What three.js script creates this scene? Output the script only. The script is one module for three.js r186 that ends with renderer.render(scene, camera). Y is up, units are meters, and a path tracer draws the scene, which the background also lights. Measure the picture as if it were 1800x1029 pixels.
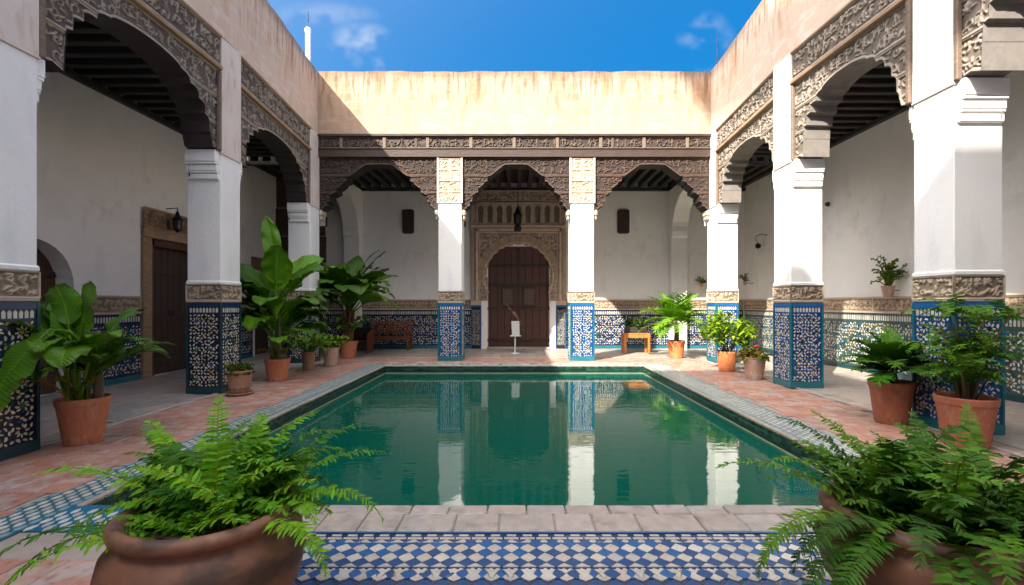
import * as THREE from 'three';
import { mergeGeometries } from 'three/addons/utils/BufferGeometryUtils.js';

// ------------------------------------------------------------------ camera, sky, sun, exposure
const W = 1024, H = 585, PX = 1024 / 1800;
const EXPOSURE = 3.2;
const SUN_POWER = 4.3;
const TO_SUN = new THREE.Vector3(-0.75, 0.98, 1.0).normalize();
const scene = new THREE.Scene();
const camera = new THREE.PerspectiveCamera(2 * Math.atan(514.5 / 850) * 180 / Math.PI, W / H, 0.05, 600);
camera.position.set(0, 1.5, 0);
camera.setViewOffset(W, H, -10 * PX, -20.5 * PX, W, H);
camera.updateProjectionMatrix();
scene.add(camera);

// ------------------------------------------------------------------ seeded random numbers and noise
function rng(seed) {
  let a = seed >>> 0;
  return () => { a = (a + 0x6D2B79F5) | 0; let t = Math.imul(a ^ (a >>> 15), 1 | a); t = (t + Math.imul(t ^ (t >>> 7), 61 | t)) ^ t; return ((t ^ (t >>> 14)) >>> 0) / 4294967296; };
}
const R0 = rng(7);
const LAT = new Float32Array(65536); for (let i = 0; i < 65536; i++) LAT[i] = R0();
const lat = (x, y, s) => LAT[((x * 73 + y * 3571 + s * 9277) ^ (y * 131) ^ (x * 17)) & 65535];
function vnoise(x, y, p, s) {                              // value noise that repeats every p cells
  let xi = Math.floor(x), yi = Math.floor(y); const fx = x - xi, fy = y - yi;
  const q = (n) => ((n % p) + p) % p;
  const x0 = q(xi), x1 = q(xi + 1), y0 = q(yi), y1 = q(yi + 1);
  const ux = fx * fx * (3 - 2 * fx), uy = fy * fy * (3 - 2 * fy);
  const a = lat(x0, y0, s), b = lat(x1, y0, s), c = lat(x0, y1, s), d = lat(x1, y1, s);
  return a + (b - a) * ux + (c - a) * uy + (a - b - c + d) * ux * uy;
}
function fbm(u, v, p, oct, s) { let t = 0, a = 0.5, n = 0; for (let i = 0; i < oct; i++) { t += a * vnoise(u * p, v * p, p, s + i * 7); n += a; a *= 0.5; p *= 2; } return t / n; }
const clamp = (x, a = 0, b = 1) => Math.min(b, Math.max(a, x));
const smooth = (a, b, x) => { const t = clamp((x - a) / (b - a)); return t * t * (3 - 2 * t); };
const lerp = (a, b, t) => a + (b - a) * t;
const mix3 = (a, b, t) => [lerp(a[0], b[0], t), lerp(a[1], b[1], t), lerp(a[2], b[2], t)];

const WISPS = [[-0.325, 0.545, 0.075, 0.045, 0.5], [-0.285, 0.50, 0.065, 0.035, 0.4], [0.39, 0.53, 0.07, 0.085, 0.35], [-0.40, 0.60, 0.13, 0.03, 0.25]];   // small clouds: slope across, slope up, size
// the sky: deep blue away from the sun, paler towards it and towards the horizon, a few wisps of cloud
function makeSky() {
  const w = 2048, h = 1024, data = new Float32Array(w * h * 4), k = 1 / EXPOSURE;
  for (let j = 0; j < h; j++) {
    const el = ((j + 0.5) / h - 0.5) * Math.PI, y = Math.sin(el), c = Math.cos(el);
    for (let i = 0; i < w; i++) {
      const az = ((i + 0.5) / w - 0.5) * 2 * Math.PI, x = Math.cos(az) * c, z = Math.sin(az) * c;
      const cg = x * TO_SUN.x + y * TO_SUN.y + z * TO_SUN.z, o = (j * w + i) * 4;
      const up = clamp(y);
      let col = mix3([0.05, 0.44, 0.94], [0.0, 0.235, 0.69], Math.pow(smooth(0.0, 0.62, up), 0.7));
      const near = Math.pow(clamp((cg + 1) / 2), 5.5);      // glow towards the sun, boosted as fill for the shaded court
      col = [col[0] + 8.0 * near, col[1] + 7.4 * near, col[2] + 6.6 * near];
      const halo = Math.pow(clamp(cg), 5);  // aureole round the sun, added as more fill light
      col = [col[0] + 2.2 * halo, col[1] + 2.0 * halo, col[2] + 1.7 * halo];
      if (y > 0.02) {
        const px = x / (y + 0.25) * 2.2 + 31, pz = z / (y + 0.25) * 2.2 + 17;
        const big = fbm(px / 16, pz / 16, 16, 3, 3), fine = fbm(px / 16 + 0.02 * fbm(px / 8, pz / 8, 32, 2, 9), pz / 16, 64, 5, 5);
        let cl = smooth(0.64, 0.78, big) * smooth(0.42, 0.75, fine) * 0.35;
        for (const [ax, ay, rx, ry, k] of WISPS) { const q = (x / -z - ax) / rx, p = (y / -z - ay) / ry; if (z < -0.3 && q * q + p * p < 1) cl = Math.max(cl, k * Math.pow(1 - q * q - p * p, 1.2) * smooth(0.46, 0.72, fbm(x / -z * 1.1 + 3, y / -z * 1.6 + 3, 16, 6, 77))); }
        col = mix3(col, [0.85, 0.92, 1.05], cl);
      }
      data[o] = col[0] * k; data[o + 1] = col[1] * k; data[o + 2] = col[2] * k; data[o + 3] = 1;
    }
  }
  const t = new THREE.DataTexture(data, w, h, THREE.RGBAFormat, THREE.FloatType);
  t.mapping = THREE.EquirectangularReflectionMapping; t.magFilter = THREE.LinearFilter; t.needsUpdate = true;
  return t;
}
const skyTexture = makeSky();
scene.background = skyTexture; scene.environment = skyTexture;
const sun = new THREE.DirectionalLight(new THREE.Color(1.0, 0.925, 0.80), SUN_POWER);
sun.position.copy(TO_SUN).multiplyScalar(40).add(new THREE.Vector3(0, 0, -8)); sun.target.position.set(0, 0, -8);
sun.castShadow = true; sun.shadow.mapSize.set(4096, 4096);
Object.assign(sun.shadow.camera, { left: -16, right: 16, top: 16, bottom: -16, near: 1, far: 90 });
scene.add(sun, sun.target);
const renderer = new THREE.WebGLRenderer({ antialias: true });
renderer.setSize(W, H); renderer.shadowMap.enabled = true;
renderer.toneMapping = THREE.LinearToneMapping; renderer.toneMappingExposure = EXPOSURE;

// ------------------------------------------------------------------ textures (linear colour in, sRGB out; one repeat = the metres given)
const enc = (c) => { c = clamp(c); return 255 * (c <= 0.0031308 ? 12.92 * c : 1.055 * Math.pow(c, 1 / 2.4) - 0.055); };
function tex(n, metres, fn, srgb = true) {
  const d = new Uint8Array(n * n * 4);
  for (let j = 0; j < n; j++) for (let i = 0; i < n; i++) {
    const c = fn(i / n, j / n), o = (j * n + i) * 4;
    if (srgb) { d[o] = enc(c[0]); d[o + 1] = enc(c[1]); d[o + 2] = enc(c[2]); } else d[o] = d[o + 1] = d[o + 2] = clamp(c) * 255;
    d[o + 3] = 255;
  }
  const t = new THREE.DataTexture(d, n, n, THREE.RGBAFormat); t.wrapS = t.wrapT = THREE.RepeatWrapping; t.magFilter = THREE.LinearFilter; t.minFilter = THREE.LinearMipmapLinearFilter; t.generateMipmaps = true;
  if (srgb) t.colorSpace = THREE.SRGBColorSpace;
  t.repeat.set(1 / metres[0], 1 / metres[1]); t.needsUpdate = true;
  return t;
}
const mul = (c, k) => [c[0] * k, c[1] * k, c[2] * k];
const T = {};
T.white = tex(512, [3.2, 3.2], (u, v) => { const a = fbm(u, v, 4, 6, 11), b = fbm(u, v, 16, 4, 23), s = fbm(u, v * 0.25 + 0.5 * Math.floor(4 * v) * 0, 12, 4, 31); let c = mul([0.92, 0.90, 0.875], 0.93 + 0.12 * (a - 0.5) + 0.05 * (b - 0.5)); c = mix3(c, [0.60, 0.55, 0.48], 0.35 * smooth(0.58, 0.78, a) * smooth(0.4, 0.7, b)); c = mix3(c, [0.48, 0.44, 0.40], 0.22 * smooth(0.72, 0.82, fbm(u, v, 40, 3, 37)) * smooth(0.5, 0.7, a)); return mix3(c, [0.66, 0.67, 0.70], 0.35 * smooth(0.6, 0.8, s)); });
T.bump = tex(512, [1.1, 1.1], (u, v) => 0.55 * fbm(u, v, 5, 5, 41) + 0.45 * fbm(u, v, 24, 4, 43), false);
T.fineBump = tex(512, [0.35, 0.35], (u, v) => 0.4 * fbm(u, v, 8, 5, 47) + 0.6 * fbm(u, v, 64, 2, 49), false);
T.parapet = tex(1024, [6, 1.7], (u, v) => {                 // v: 0 foot, 1 top: rain streaks run down from the top
  const s1 = fbm(u + 0.01 * fbm(u, v, 8, 2, 50), v * 0.03 + 0.3, 96, 3, 51), s2 = fbm(u + 0.012 * fbm(u, v, 6, 3, 52), v * 0.07 + 0.2, 40, 4, 53), a = fbm(u, v, 5, 6, 57), b = fbm(u, v, 20, 4, 59);
  let c = mix3([0.60, 0.44, 0.335], [0.69, 0.55, 0.445], a);
  c = mix3(c, [0.52, 0.30, 0.17], 0.7 * smooth(0.44, 0.66, s2 * 0.65 + a * 0.35) * (0.35 + 0.65 * smooth(0.0, 0.6, v)));
  c = mix3(c, [0.27, 0.15, 0.08], 0.7 * smooth(0.52, 0.74, s1) * smooth(0.15, 0.9, v));
  c = mix3(c, [0.13, 0.085, 0.055], 0.9 * smooth(0.90 - 0.22 * s1 - 0.08 * s2, 0.985, v) * (0.4 + 0.6 * b));
  c = mix3(c, [0.74, 0.66, 0.58], 0.45 * smooth(0.52, 0.75, b) * (1.1 - v));
  return c;
});
T.pink = tex(512, [2, 2], (u, v) => { const a = fbm(u, v, 4, 6, 61), s = fbm(u, v * 0.25, 24, 4, 63); let c = mix3([0.64, 0.52, 0.45], [0.74, 0.66, 0.61], a); return mix3(c, [0.52, 0.36, 0.28], 0.5 * smooth(0.55, 0.8, s)); });
T.wood = tex(512, [0.9, 0.9], (u, v) => { const g = fbm(u * 0.1 + 0.3, v, 48, 4, 71), a = fbm(u, v, 5, 5, 73); return mul([0.9, 0.86, 0.82], 0.55 + 0.55 * g + 0.3 * (a - 0.5)); });
T.woodBump = tex(512, [0.9, 0.9], (u, v) => fbm(u * 0.1 + 0.3, v, 64, 4, 71), false);
T.mottle = tex(512, [0.7, 0.7], (u, v) => { const a = fbm(u, v, 4, 6, 81), b = fbm(u, v, 24, 4, 83); return mul([1, 0.98, 0.96], 0.62 + 0.5 * a + 0.22 * (b - 0.5)); });
T.terra = tex(512, [1.3, 1.3], (u, v) => { const a = fbm(u, v, 5, 6, 91), b = fbm(u, v, 30, 4, 93), w = fbm(u, v, 9, 5, 97); let c = mix3([0.36, 0.155, 0.112], [0.46, 0.255, 0.19], a); c = mix3(c, [0.43, 0.335, 0.29], 0.75 * smooth(0.5, 0.72, w)); c = mix3(c, [0.17, 0.085, 0.06], 0.5 * smooth(0.6, 0.78, b)); return c; });
T.stone = tex(512, [1.6, 1.6], (u, v) => { const a = fbm(u, v, 4, 6, 101), b = fbm(u, v, 28, 4, 103), w = fbm(u, v, 8, 5, 107); let c = mix3([0.30, 0.26, 0.235], [0.46, 0.41, 0.37], a); c = mix3(c, [0.50, 0.40, 0.33], 0.4 * smooth(0.52, 0.72, w)); c = mix3(c, [0.20, 0.175, 0.16], 0.45 * smooth(0.58, 0.76, fbm(u, v, 18, 5, 109))); return mul(c, 0.8 + 0.4 * b); });
T.potDirt = tex(512, [1.2, 0.8], (u, v) => { const a = fbm(u, v, 4, 6, 111), b = fbm(u, v, 10, 5, 113), f = fbm(u, v, 40, 3, 117); let c = mix3([0.135, 0.058, 0.032], [0.235, 0.10, 0.053], a); c = mix3(c, [0.035, 0.022, 0.016], 0.85 * smooth(0.50, 0.74, fbm(u, v, 6, 6, 113))); c = mix3(c, [0.34, 0.20, 0.13], 0.4 * smooth(0.6, 0.75, fbm(u, v, 7, 5, 119))); return mul(c, 0.85 + 0.3 * f); });
T.pot = tex(512, [0.9, 0.9], (u, v) => { const a = fbm(u, v, 4, 6, 121), b = fbm(u, v, 12, 5, 123), f = fbm(u, v, 40, 3, 127); let c = mix3([0.40, 0.125, 0.06], [0.52, 0.185, 0.095], a); c = mix3(c, [0.55, 0.40, 0.32], 0.28 * smooth(0.52, 0.8, b)); c = mix3(c, [0.22, 0.08, 0.045], 0.4 * smooth(0.6, 0.76, fbm(u, v, 9, 5, 129))); return mul(c, 0.9 + 0.2 * f); });
T.leaf = tex(256, [1, 1], (u, v) => { const q = Math.abs(v - 0.5) * 2, vein = 0.5 + 0.5 * Math.sin((u * 26 - q * 2.2) * Math.PI * 2), a = fbm(u, v, 6, 4, 131); let k = 0.86 + 0.14 * vein + 0.3 * (a - 0.5); let c = [k * 0.95, k, k * 0.9]; if (q < 0.05) c = [1.5, 1.45, 1.3]; return mul(c, 0.7); });
T.leafBump = tex(256, [1, 1], (u, v) => { const q = Math.abs(v - 0.5) * 2; return 0.5 + 0.4 * Math.sin((u * 26 - q * 2.2) * Math.PI * 2) - (q < 0.05 ? 0.3 : 0); }, false);
T.soil = tex(256, [0.3, 0.3], (u, v) => { const a = fbm(u, v, 16, 4, 141); return mix3([0.012, 0.009, 0.007], [0.06, 0.042, 0.03], smooth(0.35, 0.75, a)); });
T.ripple = tex(512, [3.5, 1.6], (u, v) => 0.75 * fbm(u, v, 4, 4, 151) + 0.25 * fbm(u, v, 18, 3, 157), false);

const hex = (r, g, b) => new THREE.Color().setRGB(r, g, b);
function M(name, col, o = {}) { const m = new THREE.MeshStandardMaterial({ color: hex(...col), roughness: 0.8, metalness: 0, ...o }); m.name = name; return m; }
function MP(name, col, o = {}) { const m = new THREE.MeshPhysicalMaterial({ color: hex(...col), roughness: 0.8, metalness: 0, ...o }); m.name = name; return m; }
const m = {
  white: M('white_plaster', [1, 1, 1], { map: T.white, bumpMap: T.bump, bumpScale: 0.006, roughness: 0.85 }),
  parapet: M('ochre_plaster', [1, 1, 1], { map: T.parapet, bumpMap: T.bump, bumpScale: 0.012, roughness: 0.92 }),
  parapetBack: M('sun_dimmed_ochre_plaster', [0.62, 0.575, 0.53], { map: T.parapet, bumpMap: T.bump, bumpScale: 0.014, roughness: 0.92 }),  // same ochre plaster, darkened to hold back sunlight on the back wall
  pink: M('pink_plaster', [1, 1, 1], { map: T.pink, bumpMap: T.bump, bumpScale: 0.008, roughness: 0.9 }),
  carved: M('two_tone_carving', [1, 1, 1], { vertexColors: true, map: T.mottle, bumpMap: T.fineBump, bumpScale: 0.004, roughness: 0.82 }),
  stucco: M('carved_stucco', [1, 1, 1], { vertexColors: true, map: T.mottle, bumpMap: T.fineBump, bumpScale: 0.003, roughness: 0.9 }),
  greyWood: M('grey_brown_wood', [0.22, 0.16, 0.12], { map: T.wood, bumpMap: T.woodBump, bumpScale: 0.004, roughness: 0.7 }),
  tanWood: M('tan_wood', [0.42, 0.28, 0.17], { map: T.wood, bumpMap: T.woodBump, bumpScale: 0.004, roughness: 0.7 }),
  darkWood: M('dark_brown_wood', [0.058, 0.032, 0.024], { map: T.wood, bumpMap: T.woodBump, bumpScale: 0.004, roughness: 0.6 }),
  blackWood: M('blackened_wood', [0.035, 0.03, 0.03], { map: T.wood, bumpMap: T.woodBump, bumpScale: 0.004, roughness: 0.7 }),
  door: M('reddish_door_wood', [0.10, 0.036, 0.022], { map: T.wood, bumpMap: T.woodBump, bumpScale: 0.003, roughness: 0.5 }),
  bench: M('varnished_wood', [0.26, 0.075, 0.03], { map: T.wood, bumpMap: T.woodBump, bumpScale: 0.002, roughness: 0.4 }),
  orange: M('orange_wood', [0.62, 0.23, 0.05], { map: T.wood, bumpMap: T.woodBump, bumpScale: 0.002, roughness: 0.45 }),
  tile: M('glazed_tile', [1, 1, 1], { vertexColors: true, map: T.mottle, roughness: 0.22 }),
  navy: M('navy_glazed_tile', [0.012, 0.028, 0.085], { map: T.mottle, roughness: 0.25 }),
  ink: M('black_blue_glazed_tile', [0.012, 0.016, 0.035], { map: T.mottle, roughness: 0.25 }),
  blue: M('blue_glazed_tile', [0.010, 0.115, 0.35], { map: T.mottle, roughness: 0.22 }),
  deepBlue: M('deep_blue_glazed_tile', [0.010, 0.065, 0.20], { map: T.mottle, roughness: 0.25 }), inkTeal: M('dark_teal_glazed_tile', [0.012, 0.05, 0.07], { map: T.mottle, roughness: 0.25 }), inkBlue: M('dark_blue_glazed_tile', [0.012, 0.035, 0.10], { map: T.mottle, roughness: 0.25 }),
  copingGrey: M('coping_grey_tile', [0.13, 0.19, 0.21], { map: T.mottle, roughness: 0.3 }), copingTeal: M('coping_teal_tile', [0.035, 0.13, 0.18], { map: T.mottle, roughness: 0.3 }),
  copingBlue: M('coping_blue_tile', [0.02, 0.15, 0.26], { map: T.mottle, roughness: 0.25 }),
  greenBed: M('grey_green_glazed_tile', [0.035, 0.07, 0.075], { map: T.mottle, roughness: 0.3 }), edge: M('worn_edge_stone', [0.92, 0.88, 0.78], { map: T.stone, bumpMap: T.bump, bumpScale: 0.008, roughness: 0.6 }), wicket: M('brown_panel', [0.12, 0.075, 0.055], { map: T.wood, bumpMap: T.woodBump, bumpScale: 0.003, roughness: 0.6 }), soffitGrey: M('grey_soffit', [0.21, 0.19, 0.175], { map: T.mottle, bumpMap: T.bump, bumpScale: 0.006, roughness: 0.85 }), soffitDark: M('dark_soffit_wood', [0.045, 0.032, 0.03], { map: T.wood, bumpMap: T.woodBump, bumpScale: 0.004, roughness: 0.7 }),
  teal: M('teal_glazed_tile', [0.014, 0.145, 0.185], { map: T.mottle, roughness: 0.25 }),
  water_tile: M('green_black_tile', [0.012, 0.045, 0.032], { map: T.mottle, roughness: 0.3 }),
  ledge: M('pale_green_ledge', [0.17, 0.21, 0.14], { map: T.mottle, roughness: 0.6 }),
  cream: M('worn_cream_edge', [0.50, 0.43, 0.34], { map: T.mottle, roughness: 0.7 }),
  joint: M('mortar', [0.34, 0.28, 0.25], { map: T.mottle, roughness: 0.95 }),
  stone: M('grey_stone', [1, 1, 1], { map: T.stone, bumpMap: T.fineBump, bumpScale: 0.002, roughness: 0.5 }),
  pot: M('terracotta', [1, 1, 1], { map: T.pot, bumpMap: T.bump, bumpScale: 0.003, roughness: 0.75 }),
  potRed: M('red_terracotta', [0.74, 0.7, 0.72], { map: T.pot, bumpMap: T.bump, bumpScale: 0.003, roughness: 0.65 }),
  potOrange: M('bright_terracotta', [1.25, 1.15, 0.8], { map: T.pot, bumpMap: T.bump, bumpScale: 0.003, roughness: 0.6 }),
  potPale: M('pale_terracotta', [1.05, 1.9, 2.7], { map: T.pot, bumpMap: T.bump, bumpScale: 0.003, roughness: 0.8 }),
  potBrown: M('brown_clay', [0.7, 1.15, 1.3], { map: T.pot, bumpMap: T.bump, bumpScale: 0.004, roughness: 0.85 }),
  potDirt: M('old_stained_clay', [1, 1, 1], { map: T.potDirt, bumpMap: T.bump, bumpScale: 0.006, roughness: 0.62 }),
  soil: M('soil', [1, 1, 1], { map: T.soil, bumpMap: T.fineBump, bumpScale: 0.01, roughness: 1 }),
  iron: M('black_iron', [0.02, 0.02, 0.022], { roughness: 0.45, metalness: 0.6 }),
  paper: M('white_paper', [0.5, 0.5, 0.49], { roughness: 0.7 }),
  paint: M('white_painted_metal', [0.72, 0.72, 0.70], { roughness: 0.5 }),
  stem: M('green_brown_stem', [0.10, 0.11, 0.04], { map: T.mottle, roughness: 0.7 }),
  trunk: M('brown_trunk', [0.13, 0.085, 0.05], { map: T.mottle, bumpMap: T.fineBump, bumpScale: 0.01, roughness: 0.9 }),
  redTrunk: M('red_brown_stem', [0.24, 0.085, 0.04], { map: T.mottle, roughness: 0.7 }),
  moss: M('moss', [0.07, 0.10, 0.02], { roughness: 1, map: T.mottle }),
  flower: M('red_petal', [0.6, 0.02, 0.015], { roughness: 0.5 }),
  glass: M('dim_glass', [0.06, 0.06, 0.055], { roughness: 0.15 }),
  water: MP('pool_water', [0.001, 0.078, 0.052], { roughness: 0.02, ior: 1.45, bumpMap: T.ripple, bumpScale: 0.0055, specularIntensity: 1, clearcoat: 0.25, clearcoatRoughness: 0.01 }),
  leaf: MP('broad_leaf', [1, 1, 1], { vertexColors: true, map: T.leaf, bumpMap: T.leafBump, bumpScale: 0.004, roughness: 0.4, specularIntensity: 0.5, transmission: 0.35, thickness: 0, side: THREE.DoubleSide }),
  frond: MP('frond', [1, 1, 1], { vertexColors: true, roughness: 0.6, specularIntensity: 0.3, transmission: 0.35, thickness: 0, side: THREE.DoubleSide }),
};
const terraMats = [[1, 1, 1], [1.06, 1.06, 1.05], [0.92, 0.97, 1.0], [1.02, 1.14, 1.2], [0.98, 0.93, 0.9]].map((c, i) => M('terracotta_tile', c, { map: T.terra, bumpMap: T.fineBump, bumpScale: 0.003, roughness: [0.42, 0.5, 0.36, 0.46, 0.55][i] }));
const stoneMats = [[1, 1, 1], [1.1, 1.06, 1.04], [0.85, 0.87, 0.9], [1.1, 1.0, 0.92]].map((c) => M('stone_slab', c, { map: T.stone, bumpMap: T.fineBump, bumpScale: 0.002, roughness: 0.42 }));
const paleMats = [[0.86, 0.86, 0.87], [0.92, 0.88, 0.85], [0.79, 0.785, 0.785], [0.89, 0.86, 0.82], [0.84, 0.81, 0.79]].map((c) => M('pale_stone_slab', c, { map: T.stone, bumpMap: T.fineBump, bumpScale: 0.002, roughness: 0.5 }));

// ------------------------------------------------------------------ mesh building
const used = {};
function numbered(n) { const k = used[n] = (used[n] ?? -1) + 1; return k ? `${n}_${String(k).padStart(3, '0')}` : n; }
class MB {                                                  // collects faces and merges them into one geometry
  constructor() { this.p = []; this.n = []; this.t = []; this.c = []; }
  v(p, n, t, c) { this.p.push(p[0], p[1], p[2]); this.n.push(n[0], n[1], n[2]); this.t.push(t[0], t[1]); this.c.push(c[0], c[1], c[2]); }
  tri(a, b, c, col = [1, 1, 1]) {
    const ux = b[0] - a[0], uy = b[1] - a[1], uz = b[2] - a[2], vx = c[0] - a[0], vy = c[1] - a[1], vz = c[2] - a[2];
    let n = [uy * vz - uz * vy, uz * vx - ux * vz, ux * vy - uy * vx]; const l = Math.hypot(...n) || 1; n = n.map((x) => x / l);
    const ax = Math.abs(n[0]), ay = Math.abs(n[1]), az = Math.abs(n[2]);
    const uv = ax > ay && ax > az ? (p) => [p[2], p[1]] : ay > az ? (p) => [p[0], p[2]] : (p) => [p[0], p[1]];
    for (const q of [a, b, c]) this.v(q, n, uv(q), col);
  }
  quad(a, b, c, d, col) { this.tri(a, b, c, col); this.tri(a, c, d, col); }
  prism(pts, y0, y1, map, col) {                            // flat outline (counter-clockwise) with sides; map(u, v, height) -> point
    const top = pts.map(([a, b]) => map(a, b, y1)), low = pts.map(([a, b]) => map(a, b, y0)), k = pts.length;
    for (let i = 1; i < k - 1; i++) this.tri(top[0], top[i], top[i + 1], col);
    for (let i = 0; i < k; i++) { const j = (i + 1) % k; this.quad(low[i], low[j], top[j], top[i], col); }
    return this;
  }
  box(x, y, z, w, h, d, b = 0.006, col = [1, 1, 1]) {       // chamfered box by its centre
    b = Math.min(b, w / 3, h / 3, d / 3);
    const X = w / 2, Y = h / 2, Z = d / 2, P = (a, e, f, k) => [x + a * (X - (k === 0 ? 0 : b)), y + e * (Y - (k === 1 ? 0 : b)), z + f * (Z - (k === 2 ? 0 : b))];
    for (const s of [-1, 1]) {
      const f = (a, bb, c, d2) => s > 0 ? this.quad(a, bb, c, d2, col) : this.quad(d2, c, bb, a, col);
      f(P(s, -1, 1, 0), P(s, -1, -1, 0), P(s, 1, -1, 0), P(s, 1, 1, 0));
      f(P(-1, s, 1, 1), P(1, s, 1, 1), P(1, s, -1, 1), P(-1, s, -1, 1));
      f(P(-1, -1, s, 2), P(1, -1, s, 2), P(1, 1, s, 2), P(-1, 1, s, 2));
    }
    if (b > 0) {
      for (const s of [-1, 1]) for (const t of [-1, 1]) {
        const f = (a, bb, c, d2) => s * t > 0 ? this.quad(a, bb, c, d2, col) : this.quad(d2, c, bb, a, col);
        f(P(s, t, -1, 0), P(s, t, -1, 1), P(s, t, 1, 1), P(s, t, 1, 0));
        f(P(-1, s, t, 1), P(-1, s, t, 2), P(1, s, t, 2), P(1, s, t, 1));
        f(P(t, -1, s, 2), P(t, -1, s, 0), P(t, 1, s, 0), P(t, 1, s, 2));
      }
      for (const s of [-1, 1]) for (const t of [-1, 1]) for (const r of [-1, 1]) s * t * r > 0 ? this.tri(P(s, t, r, 0), P(s, t, r, 1), P(s, t, r, 2), col) : this.tri(P(s, t, r, 0), P(s, t, r, 2), P(s, t, r, 1), col);
    }
    return this;
  }
  geo(g, mtx, col = [1, 1, 1]) {
    g = g.index ? g.toNonIndexed() : g.clone(); if (mtx) g.applyMatrix4(mtx);
    const p = g.attributes.position, n = g.attributes.normal, t = g.attributes.uv;
    for (let i = 0; i < p.count; i++) this.v([p.getX(i), p.getY(i), p.getZ(i)], [n.getX(i), n.getY(i), n.getZ(i)], t ? [t.getX(i), t.getY(i)] : [0, 0], col);
    return this;
  }
  tube(pts, r0, r1, seg = 6, col = [1, 1, 1]) {             // tapered tube along points
    const k = pts.length, rings = [];
    for (let i = 0; i < k; i++) {
      const a = new THREE.Vector3(...pts[Math.max(0, i - 1)]), b = new THREE.Vector3(...pts[Math.min(k - 1, i + 1)]), d = b.sub(a).normalize();
      const s = Math.abs(d.y) > 0.9 ? new THREE.Vector3(1, 0, 0) : new THREE.Vector3(0, 1, 0), e = s.clone().cross(d).normalize(), f = d.clone().cross(e), r = lerp(r0, r1, i / (k - 1)), ring = [];
      for (let j = 0; j <= seg; j++) { const q = j / seg * 2 * Math.PI, n = e.clone().multiplyScalar(Math.cos(q)).addScaledVector(f, Math.sin(q)); ring.push({ p: [pts[i][0] + n.x * r, pts[i][1] + n.y * r, pts[i][2] + n.z * r], n: [n.x, n.y, n.z], t: [j / seg * 6.28 * r0, i * 0.1] }); }
      rings.push(ring);
    }
    for (let i = 0; i + 1 < k; i++) for (let j = 0; j < seg; j++) for (const q of [rings[i][j], rings[i][j + 1], rings[i + 1][j + 1], rings[i][j], rings[i + 1][j + 1], rings[i + 1][j]]) this.v(q.p, q.n, q.t, col);
    return this;
  }
  lathe(prof, seg = 32, x = 0, y = 0, z = 0, col = [1, 1, 1], wob = null) {   // smooth lathe; prof: [r, y]
    const k = prof.length, N = [];
    for (let i = 0; i < k; i++) { const a = prof[Math.max(0, i - 1)], b = prof[Math.min(k - 1, i + 1)], dr = b[0] - a[0], dy = b[1] - a[1], l = Math.hypot(dr, dy) || 1; N.push([dy / l, -dr / l]); }
    const len = [0]; for (let i = 1; i < k; i++) len.push(len[i - 1] + Math.hypot(prof[i][0] - prof[i - 1][0], prof[i][1] - prof[i - 1][1]));
    const at = (i, j) => { const q = j / seg * 2 * Math.PI, c = Math.cos(q), s = Math.sin(q), r = prof[i][0] * (wob ? 1 + wob(q, prof[i][1]) : 1); return { p: [x + c * r, y + prof[i][1], z - s * r], n: [c * N[i][0], N[i][1], -s * N[i][0]], t: [j / seg * 2.4, len[i]] }; };
    for (let i = 0; i + 1 < k; i++) for (let j = 0; j < seg; j++) { const a = at(i, j), b = at(i, j + 1), c = at(i + 1, j + 1), d = at(i + 1, j); for (const q of [a, b, c, a, c, d]) this.v(q.p, q.n, q.t, col); }
    return this;
  }
  done(colored) {
    const g = new THREE.BufferGeometry();
    g.setAttribute('position', new THREE.Float32BufferAttribute(this.p, 3)); g.setAttribute('normal', new THREE.Float32BufferAttribute(this.n, 3)); g.setAttribute('uv', new THREE.Float32BufferAttribute(this.t, 2));
    if (colored) g.setAttribute('color', new THREE.Float32BufferAttribute(this.c, 3));
    return g;
  }
}
function mesh(name, g, mt, parent) {
  if (g instanceof MB) g = g.done(!!mt.vertexColors);
  const o = new THREE.Mesh(g, mt); o.castShadow = o.receiveShadow = true;
  o.name = parent && parent !== scene ? name : numbered(name); (parent || scene).add(o); return o;
}
function stuff(o) { o.userData.kind = 'stuff'; return o; }
function thing(name, label, category, pos = [0, 0, 0], turn = 0, group) {
  const o = new THREE.Group(); o.name = numbered(name); o.position.set(...pos); o.rotation.y = turn; scene.add(o);
  o.userData = { label, category, kind: 'thing' }; if (group) o.userData.group = group; return o;
}
function setting(name, label, category, pos = [0, 0, 0], turn = 0) { const o = thing(name, label, category, pos, turn); o.userData.kind = 'structure'; return o; }
function copyOf(src, label, pos, turn) { const o = src.clone(); o.name = numbered(src.name.replace(/_\d{3}$/, '')); o.userData = { ...src.userData, label }; o.position.set(...pos); if (turn !== undefined) o.rotation.y = turn; scene.add(o); return o; }
const RAD = Math.PI / 180;
function place(g, along0, along1) {                         // a group whose local x runs from one ground point (x, depth) to another
  const dx = along1[0] - along0[0], dz = -(along1[1] - along0[1]); g.position.set(along0[0], 0, -along0[1]); g.rotation.y = Math.atan2(-dz, dx); return Math.hypot(dx, dz);
}
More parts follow.
